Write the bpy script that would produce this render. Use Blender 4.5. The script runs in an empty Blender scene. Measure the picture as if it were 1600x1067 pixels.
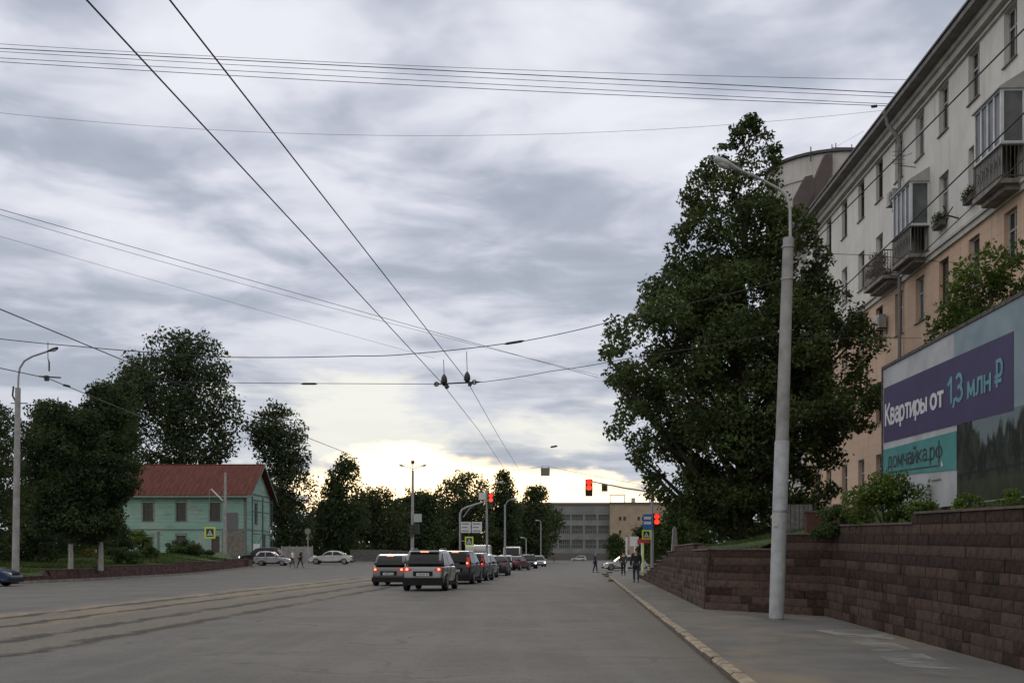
import bpy, bmesh, math, random
import numpy as np
from mathutils import Vector, Matrix, noise as mnoise
random.seed(7); rng = np.random.default_rng(7)
PI = math.pi; R = math.radians
SC = bpy.context.scene; COL = SC.collection
# ------------------------------------------------------------------ camera
F = 1750.0; HC = 1.45; HY = 868.0
cd = bpy.data.cameras.new('camera'); cam = bpy.data.objects.new('camera', cd); COL.objects.link(cam)
cam.location = (0, 0, HC); cam.rotation_euler = (R(90), 0, 0)
cd.sensor_width = 36; cd.lens = F/1600*36; cd.shift_y = (HY-533.5)/1600; cd.clip_end = 8000
SC.camera = cam
# ------------------------------------------------------------------ light
SC.view_settings.view_transform = 'Standard'; SC.view_settings.look = 'None'; SC.view_settings.gamma = 1
SC.view_settings.exposure = 0.0
SUN_EL, SUN_AZ = 6.0, -3.5          # degrees, azimuth clockwise from +Y
sl = bpy.data.lights.new('sun', 'SUN'); sl.energy = 0.5; sl.angle = R(14); sl.color = (1, .88, .7)
so = bpy.data.objects.new('sun', sl); COL.objects.link(so); so.location = (0, 0, 60)
so.rotation_euler = (R(90-SUN_EL), 0, R(180-SUN_AZ))
W = bpy.data.worlds.new("World"); SC.world = W; W.use_nodes = True
def world():
    nt = W.node_tree; N = nt.nodes; L = nt.links; N.clear()
    def nd(t, **k):
        n = N.new(t)
        for a, b in k.items(): setattr(n, a, b)
        return n
    def put(s, v):
        if isinstance(v, (int, float, tuple)): s.default_value = v
        else: L.new(v, s)
    def m(op, a, b=0.0, c=0.0):
        n = nd('ShaderNodeMath', operation=op)
        for i, v in enumerate((a, b, c)): put(n.inputs[i], v)
        return n.outputs[0]
    def mapr(v, a, b, c=0.0, d=1.0):
        n = nd('ShaderNodeMapRange', interpolation_type='SMOOTHSTEP')
        for i, x in enumerate((v, a, b, c, d)): put(n.inputs[i], x)
        return n.outputs[0]
    def mix(f, a, b):
        n = nd('ShaderNodeMix', data_type='RGBA'); put(n.inputs[0], f); put(n.inputs[6], a); put(n.inputs[7], b)
        return n.outputs[2]
    def noise(vec, sc, det=4.0, rough=.55, dist=0.0):
        n = nd('ShaderNodeTexNoise'); L.new(vec, n.inputs['Vector'])
        n.inputs['Scale'].default_value = sc; n.inputs['Detail'].default_value = det
        n.inputs['Roughness'].default_value = rough; n.inputs['Distortion'].default_value = dist
        return n.outputs[0]
    tc = nd('ShaderNodeTexCoord'); sp = nd('ShaderNodeSeparateXYZ'); L.new(tc.outputs['Generated'], sp.inputs[0])
    X, Y, Z = sp.outputs
    zc = m('MAXIMUM', Z, 0.0)
    den = m('ADD', zc, 0.07)
    cb = nd('ShaderNodeCombineXYZ'); L.new(m('DIVIDE', X, den), cb.inputs[0]); L.new(m('DIVIDE', Y, den), cb.inputs[1]); cb.inputs[2].default_value = 3.3
    P = cb.outputs[0]
    n1 = noise(P, 0.85, 5, .52, .25)
    n2 = noise(P, 3.2, 4, .50, .3)
    n3 = noise(P, 0.35, 2, .5, .2)
    c = m('ADD', m('ADD', m('MULTIPLY', n1, .46), m('MULTIPLY', n2, .40)), m('MULTIPLY', n3, .14))
    # cloud deck: blue grey bellies to pale lit tops
    r = nd('ShaderNodeValToRGB'); L.new(c, r.inputs[0]); e = r.color_ramp
    e.elements[0].position = .41; e.elements[0].color = (.39, .43, .515, 1)
    e.elements[1].position = .60; e.elements[1].color = (.84, .85, .93, 1)
    for p, col in ((.455, (.44, .48, .57, 1)), (.497, (.57, .60, .70, 1)), (.54, (.73, .745, .83, 1))):
        q = e.elements.new(p); q.color = col
    low = mapr(Z, .0, .30)                       # clouds lower in the sky are greyer
    deck = mix(m('MULTIPLY', m('SUBTRACT', 1.0, low), .62), r.outputs[0], (.42, .465, .53, 1))
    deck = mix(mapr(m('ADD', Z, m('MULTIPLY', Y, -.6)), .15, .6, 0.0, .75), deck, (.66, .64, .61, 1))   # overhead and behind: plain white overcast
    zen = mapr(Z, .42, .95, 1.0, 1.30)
    back = mapr(Y, -.1, .55, 1.5, 1.0)  # unseen sky behind the camera raised to light the facades
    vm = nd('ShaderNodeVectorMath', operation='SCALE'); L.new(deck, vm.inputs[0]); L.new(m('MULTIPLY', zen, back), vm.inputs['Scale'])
    # glow of the low sun through the gap near the horizon
    az = m('ARCTAN2', X, Y); el = m('ARCSINE', Z)
    def gauss(a0, sa, e0, se):
        a = m('DIVIDE', m('SUBTRACT', az, R(a0)), R(sa)); b = m('DIVIDE', m('SUBTRACT', el, R(e0)), R(se))
        return m('EXPONENT', m('MULTIPLY', m('ADD', m('MULTIPLY', a, a), m('MULTIPLY', b, b)), -1.0))
    mp = nd('ShaderNodeMapping'); L.new(tc.outputs['Generated'], mp.inputs[0]); mp.inputs['Scale'].default_value = (1, 1, 3.6)
    ns = noise(mp.outputs[0], 5.5, 5, .55, .3)
    g = gauss(-2.5, 11.0, 2.6, 3.1)
    gap = mapr(m('ADD', g, m('MULTIPLY', m('SUBTRACT', ns, .5), 1.3)), .44, .60)
    g2 = gauss(-2, 24, 6.5, 4.6)
    streak = mapr(m('ADD', m('MULTIPLY', g2, .34), m('MULTIPLY', ns, 1.0)), .74, .90)
    halo = gauss(-3, 16, 3, 7)
    sky = nd('ShaderNodeTexSky', sky_type='NISHITA'); sky.sun_disc = False
    sky.sun_elevation = R(SUN_EL); sky.sun_rotation = R(SUN_AZ); sky.dust_density = 2.0
    skv = nd('ShaderNodeVectorMath', operation='MULTIPLY_ADD'); L.new(sky.outputs[0], skv.inputs[0])
    skv.inputs[1].default_value = (.02, .02, .02); skv.inputs[2].default_value = (1.05, 1.0, .82)
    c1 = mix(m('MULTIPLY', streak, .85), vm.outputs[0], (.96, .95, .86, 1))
    c2 = mix(m('MULTIPLY', halo, .08), c1, (.82, .80, .72, 1))
    c3 = mix(gap, c2, skv.outputs[0])
    sc10 = nd('ShaderNodeVectorMath', operation='SCALE'); L.new(c3, sc10.inputs[0]); sc10.inputs['Scale'].default_value = 10.0
    bg = nd('ShaderNodeBackground'); L.new(sc10.outputs[0], bg.inputs[0]); bg.inputs[1].default_value = 0.1
    o = nd('ShaderNodeOutputWorld'); L.new(bg.outputs[0], o.inputs[0])
world()

# ------------------------------------------------------------------ helpers
def P(x, y, D):
    """world point seen at photo pixel (x, y) at distance D"""
    return Vector(((x-800)/F*D, D, HC+(HY-y)/F*D))
def ss(t, a, b):
    t = min(1, max(0, (t-a)/(b-a))); return t*t*(3-2*t)
def gh(x, y):
    """street height"""
    return .55*ss(y, 80, 122)*ss(-x, 8, 18)
def link(name, me, mat=None, parent=None):
    o = bpy.data.objects.new(name, me); COL.objects.link(o)
    if mat is not None and not me.materials:
        for q in (mat if isinstance(mat, (list, tuple)) else [mat]): me.materials.append(q)
    if parent is not None: o.parent = parent
    return o
def tag(o, label, cat, group=None):
    o['label'] = label; o['category'] = cat
    if group: o['group'] = group
    return o
def thing(name, label, cat, loc=(0, 0, 0), rz=0, group=None):
    o = bpy.data.objects.new(name, None); COL.objects.link(o); o.location = loc; o.rotation_euler = (0, 0, rz)
    o.empty_display_size = .2
    return tag(o, label, cat, group)
def copy_tree(o, parent=None):
    c = o.copy(); COL.objects.link(c); c.parent = parent
    for ch in list(o.children): copy_tree(ch, c)
    return c
class MB:
    """collects geometry, builds ONE mesh object"""
    def __init__(s): s.v = []; s.f = []; s.m = []
    def add(s, v, f, mi=0):
        b = len(s.v); s.v += [tuple(p) for p in v]; s.f += [tuple(b+i for i in q) for q in f]; s.m += [mi]*len(f); return s
    def box(s, c, d, rz=0, mi=0, M=None):
        x, y, z = [k/2 for k in d]
        pts = [Vector((a*x, b*y, e*z)) for e in (-1, 1) for b in (-1, 1) for a in (-1, 1)]
        m = M if M else Matrix.Translation(Vector(c)) @ Matrix.Rotation(rz, 4, 'Z')
        return s.add([m @ p for p in pts], [(0, 2, 3, 1), (4, 5, 7, 6), (0, 1, 5, 4), (2, 6, 7, 3), (0, 4, 6, 2), (1, 3, 7, 5)], mi)
    def span(s, a, b, mi=0):
        c = [(a[i]+b[i])/2 for i in range(3)]; d = [abs(a[i]-b[i]) for i in range(3)]; return s.box(c, d, 0, mi)
    def tube(s, pts, r, n=8, cap=True, mi=0):
        pts = [Vector(p) for p in pts]; rs = r if isinstance(r, (list, tuple)) else [r]*len(pts)
        b = len(s.v); u = None
        for i, p in enumerate(pts):
            t = (pts[min(i+1, len(pts)-1)]-pts[max(i-1, 0)]).normalized()
            if u is None:
                u = t.cross(Vector((0, 0, 1)))
                if u.length < .05: u = t.cross(Vector((1, 0, 0)))
            u = (u-t*u.dot(t)).normalized(); w = t.cross(u)
            for k in range(n):
                a = 2*PI*k/n; s.v.append(tuple(p+(u*math.cos(a)+w*math.sin(a))*rs[i]))
        for i in range(len(pts)-1):
            for k in range(n):
                k2 = (k+1) % n; s.f.append((b+i*n+k, b+i*n+k2, b+(i+1)*n+k2, b+(i+1)*n+k)); s.m.append(mi)
        if cap:
            s.f.append(tuple(b+k for k in reversed(range(n)))); s.m.append(mi)
            s.f.append(tuple(b+(len(pts)-1)*n+k for k in range(n))); s.m.append(mi)
        return s
    def prism(s, poly, x0, x1, axis='x', mi=0):
        """poly in the plane perpendicular to axis, extruded"""
        n = len(poly)
        def mk(h, p): return (h, p[0], p[1]) if axis == 'x' else ((p[0], h, p[1]) if axis == 'y' else (p[0], p[1], h))
        v = [mk(x0, p) for p in poly]+[mk(x1, p) for p in poly]
        return s.add(v, [tuple(reversed(range(n))), tuple(range(n, 2*n))]+[(i, (i+1) % n, n+(i+1) % n, n+i) for i in range(n)], mi)
    def disc(s, c, r, h, axis='x', n=20, mi=0, r2=None):
        c = Vector(c); ax = {'x': Vector((1, 0, 0)), 'y': Vector((0, 1, 0)), 'z': Vector((0, 0, 1))}[axis]
        return s.tube([c-ax*h/2, c+ax*h/2], [r, r if r2 is None else r2], n, True, mi)
    def build(s, name, mat, parent=None, smooth=None, kind=None):
        me = bpy.data.meshes.new(name); me.from_pydata(s.v, [], s.f)
        for q in (mat if isinstance(mat, (list, tuple)) else [mat]): me.materials.append(q)
        if isinstance(mat, (list, tuple)) and len(mat) > 1: me.polygons.foreach_set('material_index', s.m)
        bm = bmesh.new(); bm.from_mesh(me); bmesh.ops.recalc_face_normals(bm, faces=bm.faces); bm.to_mesh(me); bm.free()
        if smooth is not None:
            me.polygons.foreach_set('use_smooth', [True]*len(me.polygons)); me.set_sharp_from_angle(angle=R(smooth))
        me.update()
        o = link(name, me, None, parent)
        if kind: o['kind'] = kind
        return o

# ------------------------------------------------------------------ materials
MATS = {}
def mat(name, col, rough=.7, metal=0, col2=None, scale=8, bump=0, bscale=40, emit=None, estr=1, coat=0, trans=0, detail=5, contrast=(.35, .65), bdist=.01, spec=.5):
    if name in MATS: return MATS[name]
    m = bpy.data.materials.new(name); m.use_nodes = True; nt = m.node_tree; N = nt.nodes; L = nt.links
    b = N['Principled BSDF']; b.inputs['Roughness'].default_value = rough; b.inputs['Metallic'].default_value = metal
    b.inputs['Base Color'].default_value = (*col, 1); b.inputs['Coat Weight'].default_value = coat
    b.inputs['Specular IOR Level'].default_value = spec
    tc = N.new('ShaderNodeTexCoord')
    c2 = col2 if col2 else tuple(k*.82 for k in col)
    n = N.new('ShaderNodeTexNoise'); n.inputs['Scale'].default_value = scale; n.inputs['Detail'].default_value = detail
    L.new(tc.outputs['Object'], n.inputs['Vector'])
    r = N.new('ShaderNodeValToRGB'); r.color_ramp.elements[0].position = contrast[0]; r.color_ramp.elements[1].position = contrast[1]
    r.color_ramp.elements[0].color = (*c2, 1); r.color_ramp.elements[1].color = (*col, 1)
    L.new(n.outputs[0], r.inputs[0]); L.new(r.outputs[0], b.inputs['Base Color'])
    if bump:
        n2 = N.new('ShaderNodeTexNoise'); n2.inputs['Scale'].default_value = bscale; n2.inputs['Detail'].default_value = 6
        L.new(tc.outputs['Object'], n2.inputs['Vector'])
        bp = N.new('ShaderNodeBump'); bp.inputs['Strength'].default_value = bump; bp.inputs['Distance'].default_value = bdist
        L.new(n2.outputs[0], bp.inputs['Height']); L.new(bp.outputs[0], b.inputs['Normal'])
    if emit:
        b.inputs['Emission Color'].default_value = (*emit, 1); b.inputs['Emission Strength'].default_value = estr
    MATS[name] = m; return m
class NT:
    """small node-writing helper"""
    def __init__(s, name, rough=.85):
        s.m = bpy.data.materials.new(name); s.m.use_nodes = True; s.nt = s.m.node_tree; s.N = s.nt.nodes; s.L = s.nt.links
        s.b = s.N['Principled BSDF']; s.b.inputs['Roughness'].default_value = rough
        s.tc = s.N.new('ShaderNodeTexCoord'); s.sp = s.N.new('ShaderNodeSeparateXYZ'); s.L.new(s.tc.outputs['Object'], s.sp.inputs[0])
        s.X, s.Y, s.Z = s.sp.outputs; s.O = s.tc.outputs['Object']; MATS[name] = s.m
    def put(s, k, v):
        if isinstance(v, (int, float, tuple)): k.default_value = v
        else: s.L.new(v, k)
    def math(s, op, a, b=0.0, c=0.0):
        n = s.N.new('ShaderNodeMath'); n.operation = op
        for i, v in enumerate((a, b, c)): s.put(n.inputs[i], v)
        return n.outputs[0]
    def noise(s, sc, det=5, rough=.55, scale3=None, dist=0):
        n = s.N.new('ShaderNodeTexNoise'); n.inputs['Scale'].default_value = sc; n.inputs['Detail'].default_value = det; n.inputs['Roughness'].default_value = rough
        n.inputs['Distortion'].default_value = dist
        v = s.O
        if scale3:
            mp = s.N.new('ShaderNodeMapping'); mp.inputs['Scale'].default_value = scale3; s.L.new(s.O, mp.inputs[0]); v = mp.outputs[0]
        s.L.new(v, n.inputs['Vector']); return n.outputs[0]
    def step(s, v, a, b, c=0.0, d=1.0):
        n = s.N.new('ShaderNodeMapRange'); n.interpolation_type = 'SMOOTHSTEP'
        for i, x in enumerate((v, a, b, c, d)): s.put(n.inputs[i], x)
        return n.outputs[0]
    def mix(s, f, a, b):
        n = s.N.new('ShaderNodeMix'); n.data_type = 'RGBA'; s.put(n.inputs[0], f)
        s.put(n.inputs[6], (*a, 1) if isinstance(a, tuple) and len(a) == 3 else a); s.put(n.inputs[7], (*b, 1) if isinstance(b, tuple) and len(b) == 3 else b)
        return n.outputs[2]
    def bump(s, h, st=.3, d=.02):
        n = s.N.new('ShaderNodeBump'); n.inputs['Strength'].default_value = st; n.inputs['Distance'].default_value = d
        s.L.new(h, n.inputs['Height']); s.L.new(n.outputs[0], s.b.inputs['Normal'])
    def color(s, c): s.L.new(c, s.b.inputs['Base Color']); return s.m

def m_road():
    t = NT('old asphalt', .88); t.b.inputs['Specular IOR Level'].default_value = .3
    fine = t.noise(26, 6, .7); big = t.noise(.35, 5, .6); streak = t.noise(1.0, 4, .6, (1.6, .10, 1)); med = t.noise(3.5, 5, .6)
    c = t.mix(t.step(big, .35, .65), (.086, .082, .075), (.118, .112, .102))
    c = t.mix(t.math('MULTIPLY', t.step(streak, .42, .70), .45), c, (.138, .132, .121))
    c = t.mix(t.math('MULTIPLY', t.step(med, .54, .66), .5), c, (.070, .067, .064))
    # wandering cracks and tar lines
    v = t.N.new('ShaderNodeTexVoronoi'); v.feature = 'DISTANCE_TO_EDGE'; v.inputs['Scale'].default_value = .22
    wn = t.N.new('ShaderNodeTexNoise'); wn.inputs['Scale'].default_value = 1.1; wn.inputs['Detail'].default_value = 4; t.L.new(t.O, wn.inputs['Vector'])
    ad = t.N.new('ShaderNodeVectorMath'); ad.operation = 'MULTIPLY_ADD'; t.L.new(wn.outputs[1], ad.inputs[0]); ad.inputs[1].default_value = (1.6, 1.6, 0); t.L.new(t.O, ad.inputs[2])
    t.L.new(ad.outputs[0], v.inputs['Vector'])
    cr = t.math('MULTIPLY', t.step(v.outputs['Distance'], .003, .012, 1.0, 0.0), t.step(big, .44, .60, 0.0, .8))
    c = t.mix(cr, c, (.06, .058, .056))
    # dust that gathers over the buried tram track: u = distance from the outer crack line
    base = t.math('ADD', t.math('MULTIPLY', t.Y, .046), -8.05)
    u = t.math('SUBTRACT', t.X, base)
    wob = t.math('MULTIPLY', t.math('SUBTRACT', t.noise(.45, 4, .6), .5), 1.6)
    uu = t.math('ADD', u, wob)
    band = t.math('MULTIPLY', t.step(uu, -6.6, -5.0), t.step(uu, -3.2, -2.2, 1.0, 0.0))
    sand = t.math('MULTIPLY', band, t.step(t.noise(.8, 5, .65, (1.4, .35, 1)), .36, .62))
    c = t.mix(t.math('MULTIPLY', sand, 1.0), c, (.27, .21, .13))
    ln = 0.0
    w2 = t.math('MULTIPLY', t.math('SUBTRACT', t.noise(.9, 4, .65), .5), .9)
    for k, off in enumerate((0, -1.5, -3.45, -5.0)):
        dd = t.math('ABSOLUTE', t.math('SUBTRACT', t.math('ADD', u, w2), off))
        nz = t.noise(.55+.1*k, 5, .6, (1.3, .5, 1+k))
        mk = t.math('MULTIPLY', t.step(dd, .08, .32, 1.0, 0.0), t.step(nz, .36, .50))
        ln = t.math('MAXIMUM', mk, ln)
    w3 = t.math('MULTIPLY', t.math('SUBTRACT', t.noise(5, 4, .7), .5), .35)
    for k, off in enumerate((.05, -1.35, -3.5, -4.9)):
        dd = t.math('ABSOLUTE', t.math('SUBTRACT', t.math('ADD', t.math('ADD', u, w2), w3), off))
        mk = t.math('MULTIPLY', t.step(dd, .03, .10, 1.0, 0.0), t.step(t.noise(.4, 4, .6, (1.2, .4, 2+k)), .38, .46))
        ln = t.math('MAXIMUM', t.math('MULTIPLY', mk, 1.15), ln)
    b2 = t.math('MULTIPLY', t.step(uu, -5.5, -4.0), t.step(uu, -.3, .6, 1.0, 0.0))
    c = t.mix(t.math('MULTIPLY', b2, .55), c, (.150, .128, .092))
    grit = t.step(t.noise(7, 5, .8), .48, .60)
    c = t.mix(t.math('MULTIPLY', t.math('MULTIPLY', b2, grit), .55), c, (.055, .047, .037))
    c = t.mix(t.math('MULTIPLY', ln, .95), c, (.020, .015, .011))
    # a little dirt swept against the right kerb
    kx = t.math('SUBTRACT', t.math('ADD', t.math('MULTIPLY', t.Y, .0635), 1.70), t.X)
    kd = t.math('MULTIPLY', t.step(t.math('ADD', kx, t.math('MULTIPLY', wob, .35)), .05, .75, 1.0, 0.0), t.step(kx, -.1, 0.0))
    c = t.mix(t.math('MULTIPLY', kd, .65), c, (.085, .070, .050))
    c = t.mix(t.math('MULTIPLY', t.step(fine, .45, .72), .45), c, (.20, .19, .175))
    c = t.mix(t.math('MULTIPLY', t.step(t.noise(11, 5, .8), .60, .70), .45), c, (.045, .043, .04))
    t.bump(t.math('ADD', fine, t.math('MULTIPLY', cr, -1.5)), .35, .012)
    return t.color(c)
def m_walk():
    t = NT('pavement asphalt', .9); t.b.inputs['Specular IOR Level'].default_value = .3
    fine = t.noise(30, 6, .7); big = t.noise(.6, 5, .6)
    c = t.mix(t.step(big, .35, .65), (.090, .086, .080), (.122, .116, .106))
    sand = t.step(t.noise(.5, 5, .6, (1, .5, 1)), .50, .68)
    c = t.mix(t.math('MULTIPLY', sand, .8), c, (.185, .145, .10))
    c = t.mix(t.math('MULTIPLY', t.step(t.noise(2.2, 5, .7, (1, .3, 1)), .62, .72), .5), c, (.06, .05, .04))
    c = t.mix(t.math('MULTIPLY', t.step(fine, .5, .75), .35), c, (.21, .20, .19))
    t.bump(fine, .35, .012); return t.color(c)
def m_spill():
    t = NT('worn pale cement smears', .9)
    n = t.noise(.9, 5, .7, (1.0, .8, 1), .8)
    t.color(t.mix(t.step(n, .4, .6), (.19, .185, .175), (.33, .32, .30)))
    e = t.math('MULTIPLY', t.step(n, .30, .62), .55)
    # uneven wear: the bare asphalt shows between smears
    tr = t.N.new('ShaderNodeBsdfTransparent'); mx = t.N.new('ShaderNodeMixShader'); out = t.N['Material Output']
    t.L.new(e, mx.inputs[0]); t.L.new(tr.outputs[0], mx.inputs[1]); t.L.new(t.b.outputs[0], mx.inputs[2]); t.L.new(mx.outputs[0], out.inputs[0])
    return t.m
def m_grass():
    t = NT('lawn soil and turf', .95)
    c = t.mix(t.step(t.noise(1.2, 6, .65), .35, .65), (.030, .050, .016), (.060, .090, .025))
    c = t.mix(t.math('MULTIPLY', t.step(t.noise(.35, 4, .6), .58, .7), .7), c, (.085, .072, .040))
    t.bump(t.noise(14, 6, .7), .8, .08); return t.color(c)
def m_ground():
    t = NT('far ground', .95)
    return t.color(t.mix(t.step(t.noise(.05, 6, .6), .4, .6), (.05, .055, .035), (.10, .095, .075)))
def m_plaster(name, a, b, grooves=0):
    t = NT(name, .88)
    c = t.mix(t.step(t.noise(.5, 6, .65), .35, .65), a, b)
    streak = t.step(t.noise(1.0, 5, .65, (3, 3, .22)), .50, .78)
    c = t.mix(t.math('MULTIPLY', streak, .60), c, tuple(k*.62 for k in a))
    c = t.mix(t.math('MULTIPLY', t.step(t.noise(5, 5, .7), .60, .75), .3), c, tuple(k*.75 for k in b))
    h = t.noise(9, 5, .6)
    if grooves:
        fr = t.math('FRACT', t.math('DIVIDE', t.Z, grooves))
        g = t.math('MULTIPLY', t.step(fr, .0, .035, 1.0, 0.0), 1.0)
        c = t.mix(t.math('MULTIPLY', g, .45), c, tuple(k*.5 for k in a)); h = t.math('SUBTRACT', t.math('MULTIPLY', h, .4), g)
    t.bump(h, .35, .02); return t.color(c)
def m_block(name, dark, light, attr=True):
    t = NT(name, .93); t.b.inputs['Specular IOR Level'].default_value = .25
    at = t.N.new('ShaderNodeAttribute'); at.attribute_name = 'tone'
    c = t.mix(at.outputs['Fac'], dark, light)
    c = t.mix(t.math('MULTIPLY', t.step(t.noise(9, 6, .75, (1, 1, 1.6)), .45, .7), .35), c, tuple(k*1.3 for k in light))
    c = t.mix(t.math('MULTIPLY', t.step(t.noise(3, 5, .7, (1, 1, .5)), .5, .65), .5), c, tuple(k*.9 for k in dark))
    c = t.mix(t.math('MULTIPLY', t.step(t.noise(.9, 5, .6), .52, .72), .35), c, tuple(k*.6 for k in dark))
    t.bump(t.noise(22, 6, .75), .9, .03); return t.color(c)
def m_leaf(name, dark, light, autumn=None, trans=.25):
    t = NT(name, .8)
    gi = t.N.new('ShaderNodeNewGeometry'); rp = gi.outputs['Random Per Island']
    c = t.mix(rp, dark, light)
    c = t.mix(t.step(t.noise(.55, 3, .5), .40, .64), c, tuple(k*.62 for k in dark))
    if autumn: c = t.mix(t.math('MULTIPLY', t.math('GREATER_THAN', rp, .93), .7), c, autumn)
    t.b.inputs['Specular IOR Level'].default_value = .25
    t.color(c)
    tl = t.N.new('ShaderNodeBsdfTranslucent'); mx = t.N.new('ShaderNodeMixShader'); mx.inputs[0].default_value = trans
    yl = t.mix(.5, c, (.10, .12, .02)); t.L.new(yl, tl.inputs[0])
    t.L.new(t.b.outputs[0], mx.inputs[1]); t.L.new(tl.outputs[0], mx.inputs[2]); t.L.new(mx.outputs[0], t.N['Material Output'].inputs[0])
    return t.m
def m_bark():
    t = NT('bark', .95); n = t.noise(6, 6, .7, (4, 4, .6))
    t.bump(n, 1, .04); return t.color(t.mix(t.step(n, .35, .65), (.028, .022, .018), (.075, .062, .05)))
def m_whitewash():
    t = NT('bark with lime wash', .95); n = t.noise(6, 6, .7, (4, 4, .6))
    a = t.mix(t.step(n, .35, .65), (.028, .022, .018), (.075, .062, .05)); b = t.mix(t.step(n, .3, .6), (.16, .15, .13), (.34, .33, .30))
    t.bump(n, 1, .04); return t.color(t.mix(t.step(t.Z, 1.55, 1.62, 0.0, 1.0), b, a))
def m_siding():
    t = NT('turquoise planks', .85)
    fr = t.math('FRACT', t.math('DIVIDE', t.Z, .24)); g = t.step(fr, .0, .10, 1.0, 0.0)
    rowid = t.math('FLOOR', t.math('DIVIDE', t.Z, .24))
    wn = t.N.new('ShaderNodeTexWhiteNoise'); wn.noise_dimensions = '1D'; t.L.new(rowid, wn.inputs['W'])
    c = t.mix(wn.outputs[0], (.165, .29, .245), (.215, .35, .30))
    c = t.mix(t.step(t.noise(.5, 5, .65), .45, .65), c, (.26, .33, .29))
    dirt = t.step(t.noise(.8, 6, .7, (.5, .5, 2.2)), .52, .68)
    c = t.mix(t.math('MULTIPLY', dirt, .6), c, (.12, .115, .095))
    c = t.mix(t.math('MULTIPLY', g, .7), c, (.045, .07, .056))
    t.bump(t.math('SUBTRACT', t.math('MULTIPLY', t.noise(6, 4), .3), g), .8, .03); return t.color(c)
def m_roofred():
    t = NT('rusty red sheet roof', .85); t.b.inputs['Specular IOR Level'].default_value = .15
    c = t.mix(t.step(t.noise(1.4, 6, .7, (3.0, .4, .4)), .35, .65), (.070, .024, .019), (.112, .040, .031))
    c = t.mix(t.math('MULTIPLY', t.step(t.noise(2.5, 6, .7), .55, .7), .6), c, (.055, .032, .024))
    return t.color(c)
def m_photo_print():
    t = NT('printed picture of dark trees', .65); t.b.inputs['Specular IOR Level'].default_value = .2
    n = t.noise(2.2, 6, .7, (1, 1.3, .8)); n2 = t.noise(1.1, 5, .65, (1, 1.2, .5)); n3 = t.noise(5, 5, .7, (1, 2.4, .5))
    c = t.mix(t.step(n, .40, .62), (.006, .009, .007), (.030, .036, .024))
    c = t.mix(t.math('MULTIPLY', t.step(n3, .56, .68), .7), c, (.085, .09, .07))
    edge = t.math('ADD', t.Z, t.math('MULTIPLY', t.math('SUBTRACT', n2, .5), 2.6))
    c = t.mix(t.math('MULTIPLY', t.step(edge, 3.65, 3.85), .9), c, (.15, .19, .20))
    c = t.mix(t.math('MULTIPLY', t.step(t.math('ABSOLUTE', t.math('SUBTRACT', t.Z, 2.98)), .02, .04, 1.0, 0.0), .7), c, (.01, .01, .01))
    c = t.mix(t.math('MULTIPLY', t.step(t.Z, 2.80, 2.92, 1.0, 0.0), .5), c, (.05, .06, .025))
    return t.color(c)

ROAD, WALK, GRASS, GROUND, SPILL = m_road(), m_walk(), m_grass(), m_ground(), m_spill()
PLW = m_plaster('white plaster', (.56, .54, .50), (.64, .62, .575))
PLP = m_plaster('peach plaster', (.50, .345, .245), (.58, .405, .295), .42)
PLG = m_plaster('grey beige render', (.40, .38, .355), (.45, .43, .40))
BLOCK = m_block('split brown blocks', (.024, .012, .008), (.098, .064, .048))
BLOCKL = m_block('reddish low wall blocks', (.045, .022, .020), (.10, .060, .052))
LEAF_BIG = m_leaf('ash leaves', (.042, .068, .022), (.098, .135, .044), (.09, .05, .02))
LEAF_D = m_leaf('dark leaves', (.026, .046, .018), (.056, .084, .030))
LEAF_P = m_leaf('poplar leaves', (.026, .042, .018), (.056, .078, .030), trans=.2)
LEAF_F = m_leaf('far leaves', (.032, .052, .022), (.070, .092, .036), (.10, .07, .02))
LEAF_Y = m_leaf('bright shrub leaves', (.060, .105, .020), (.135, .19, .035))
LEAF_B = m_leaf('hedge leaves', (.030, .055, .016), (.07, .10, .03))
FLOWER = m_leaf('yellow blossom', (.07, .07, .02), (.26, .19, .04), trans=.1)
BARK, WWASH, SIDING, ROOFRED, PRINT = m_bark(), m_whitewash(), m_siding(), m_roofred(), m_photo_print()
CONC = mat('pole concrete', (.30, .29, .28), .85, col2=(.20, .195, .19), scale=3, bump=.4, bscale=30)
PAINTG = mat('pale grey paint', (.36, .37, .38), .6, col2=(.27, .275, .28), scale=5)
STEEL = mat('galvanised steel', (.30, .30, .31), .5, .6, scale=6)
DARKM = mat('dark metal', (.03, .03, .032), .5, .3)
WIREM = mat('wire black', (.02, .02, .022), .6)
def m_kerb():
    t = NT('kerb stone', .9)
    c = t.mix(t.step(t.noise(4, 6, .7), .38, .62), (.15, .12, .085), (.33, .265, .18))
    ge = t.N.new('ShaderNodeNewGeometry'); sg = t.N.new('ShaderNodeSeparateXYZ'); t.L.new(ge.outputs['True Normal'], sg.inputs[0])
    c = t.mix(t.math('MULTIPLY', t.step(t.math('ADD', sg.outputs[2], t.math('MULTIPLY', t.noise(6, 4), .3)), .5, .8, 1.0, 0.0), .85), c, (.055, .042, .028))   # darker on the upright faces
    t.bump(t.noise(30, 6, .7), .8, .02); return t.color(c)
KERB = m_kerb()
KERBG = mat('old kerb concrete', (.22, .21, .19), .9, col2=(.13, .12, .11), scale=4, bump=.6)
CAPST = mat('coping stone', (.12, .088, .075), .9, col2=(.06, .042, .036), scale=6, bump=.6)
GLASS = mat('window glass', (.018, .020, .022), .12, col2=(.035, .038, .040), scale=.8, spec=.28)
GLASSL = mat('curtained glass', (.14, .145, .145), .3, col2=(.05, .055, .06), scale=1.2)
FRAMEW = mat('old white window frame', (.42, .41, .39), .6, col2=(.30, .29, .27), scale=6)
FRAMEB = mat('brown window frame', (.07, .045, .035), .7, col2=(.045, .03, .025), scale=6)
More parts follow.
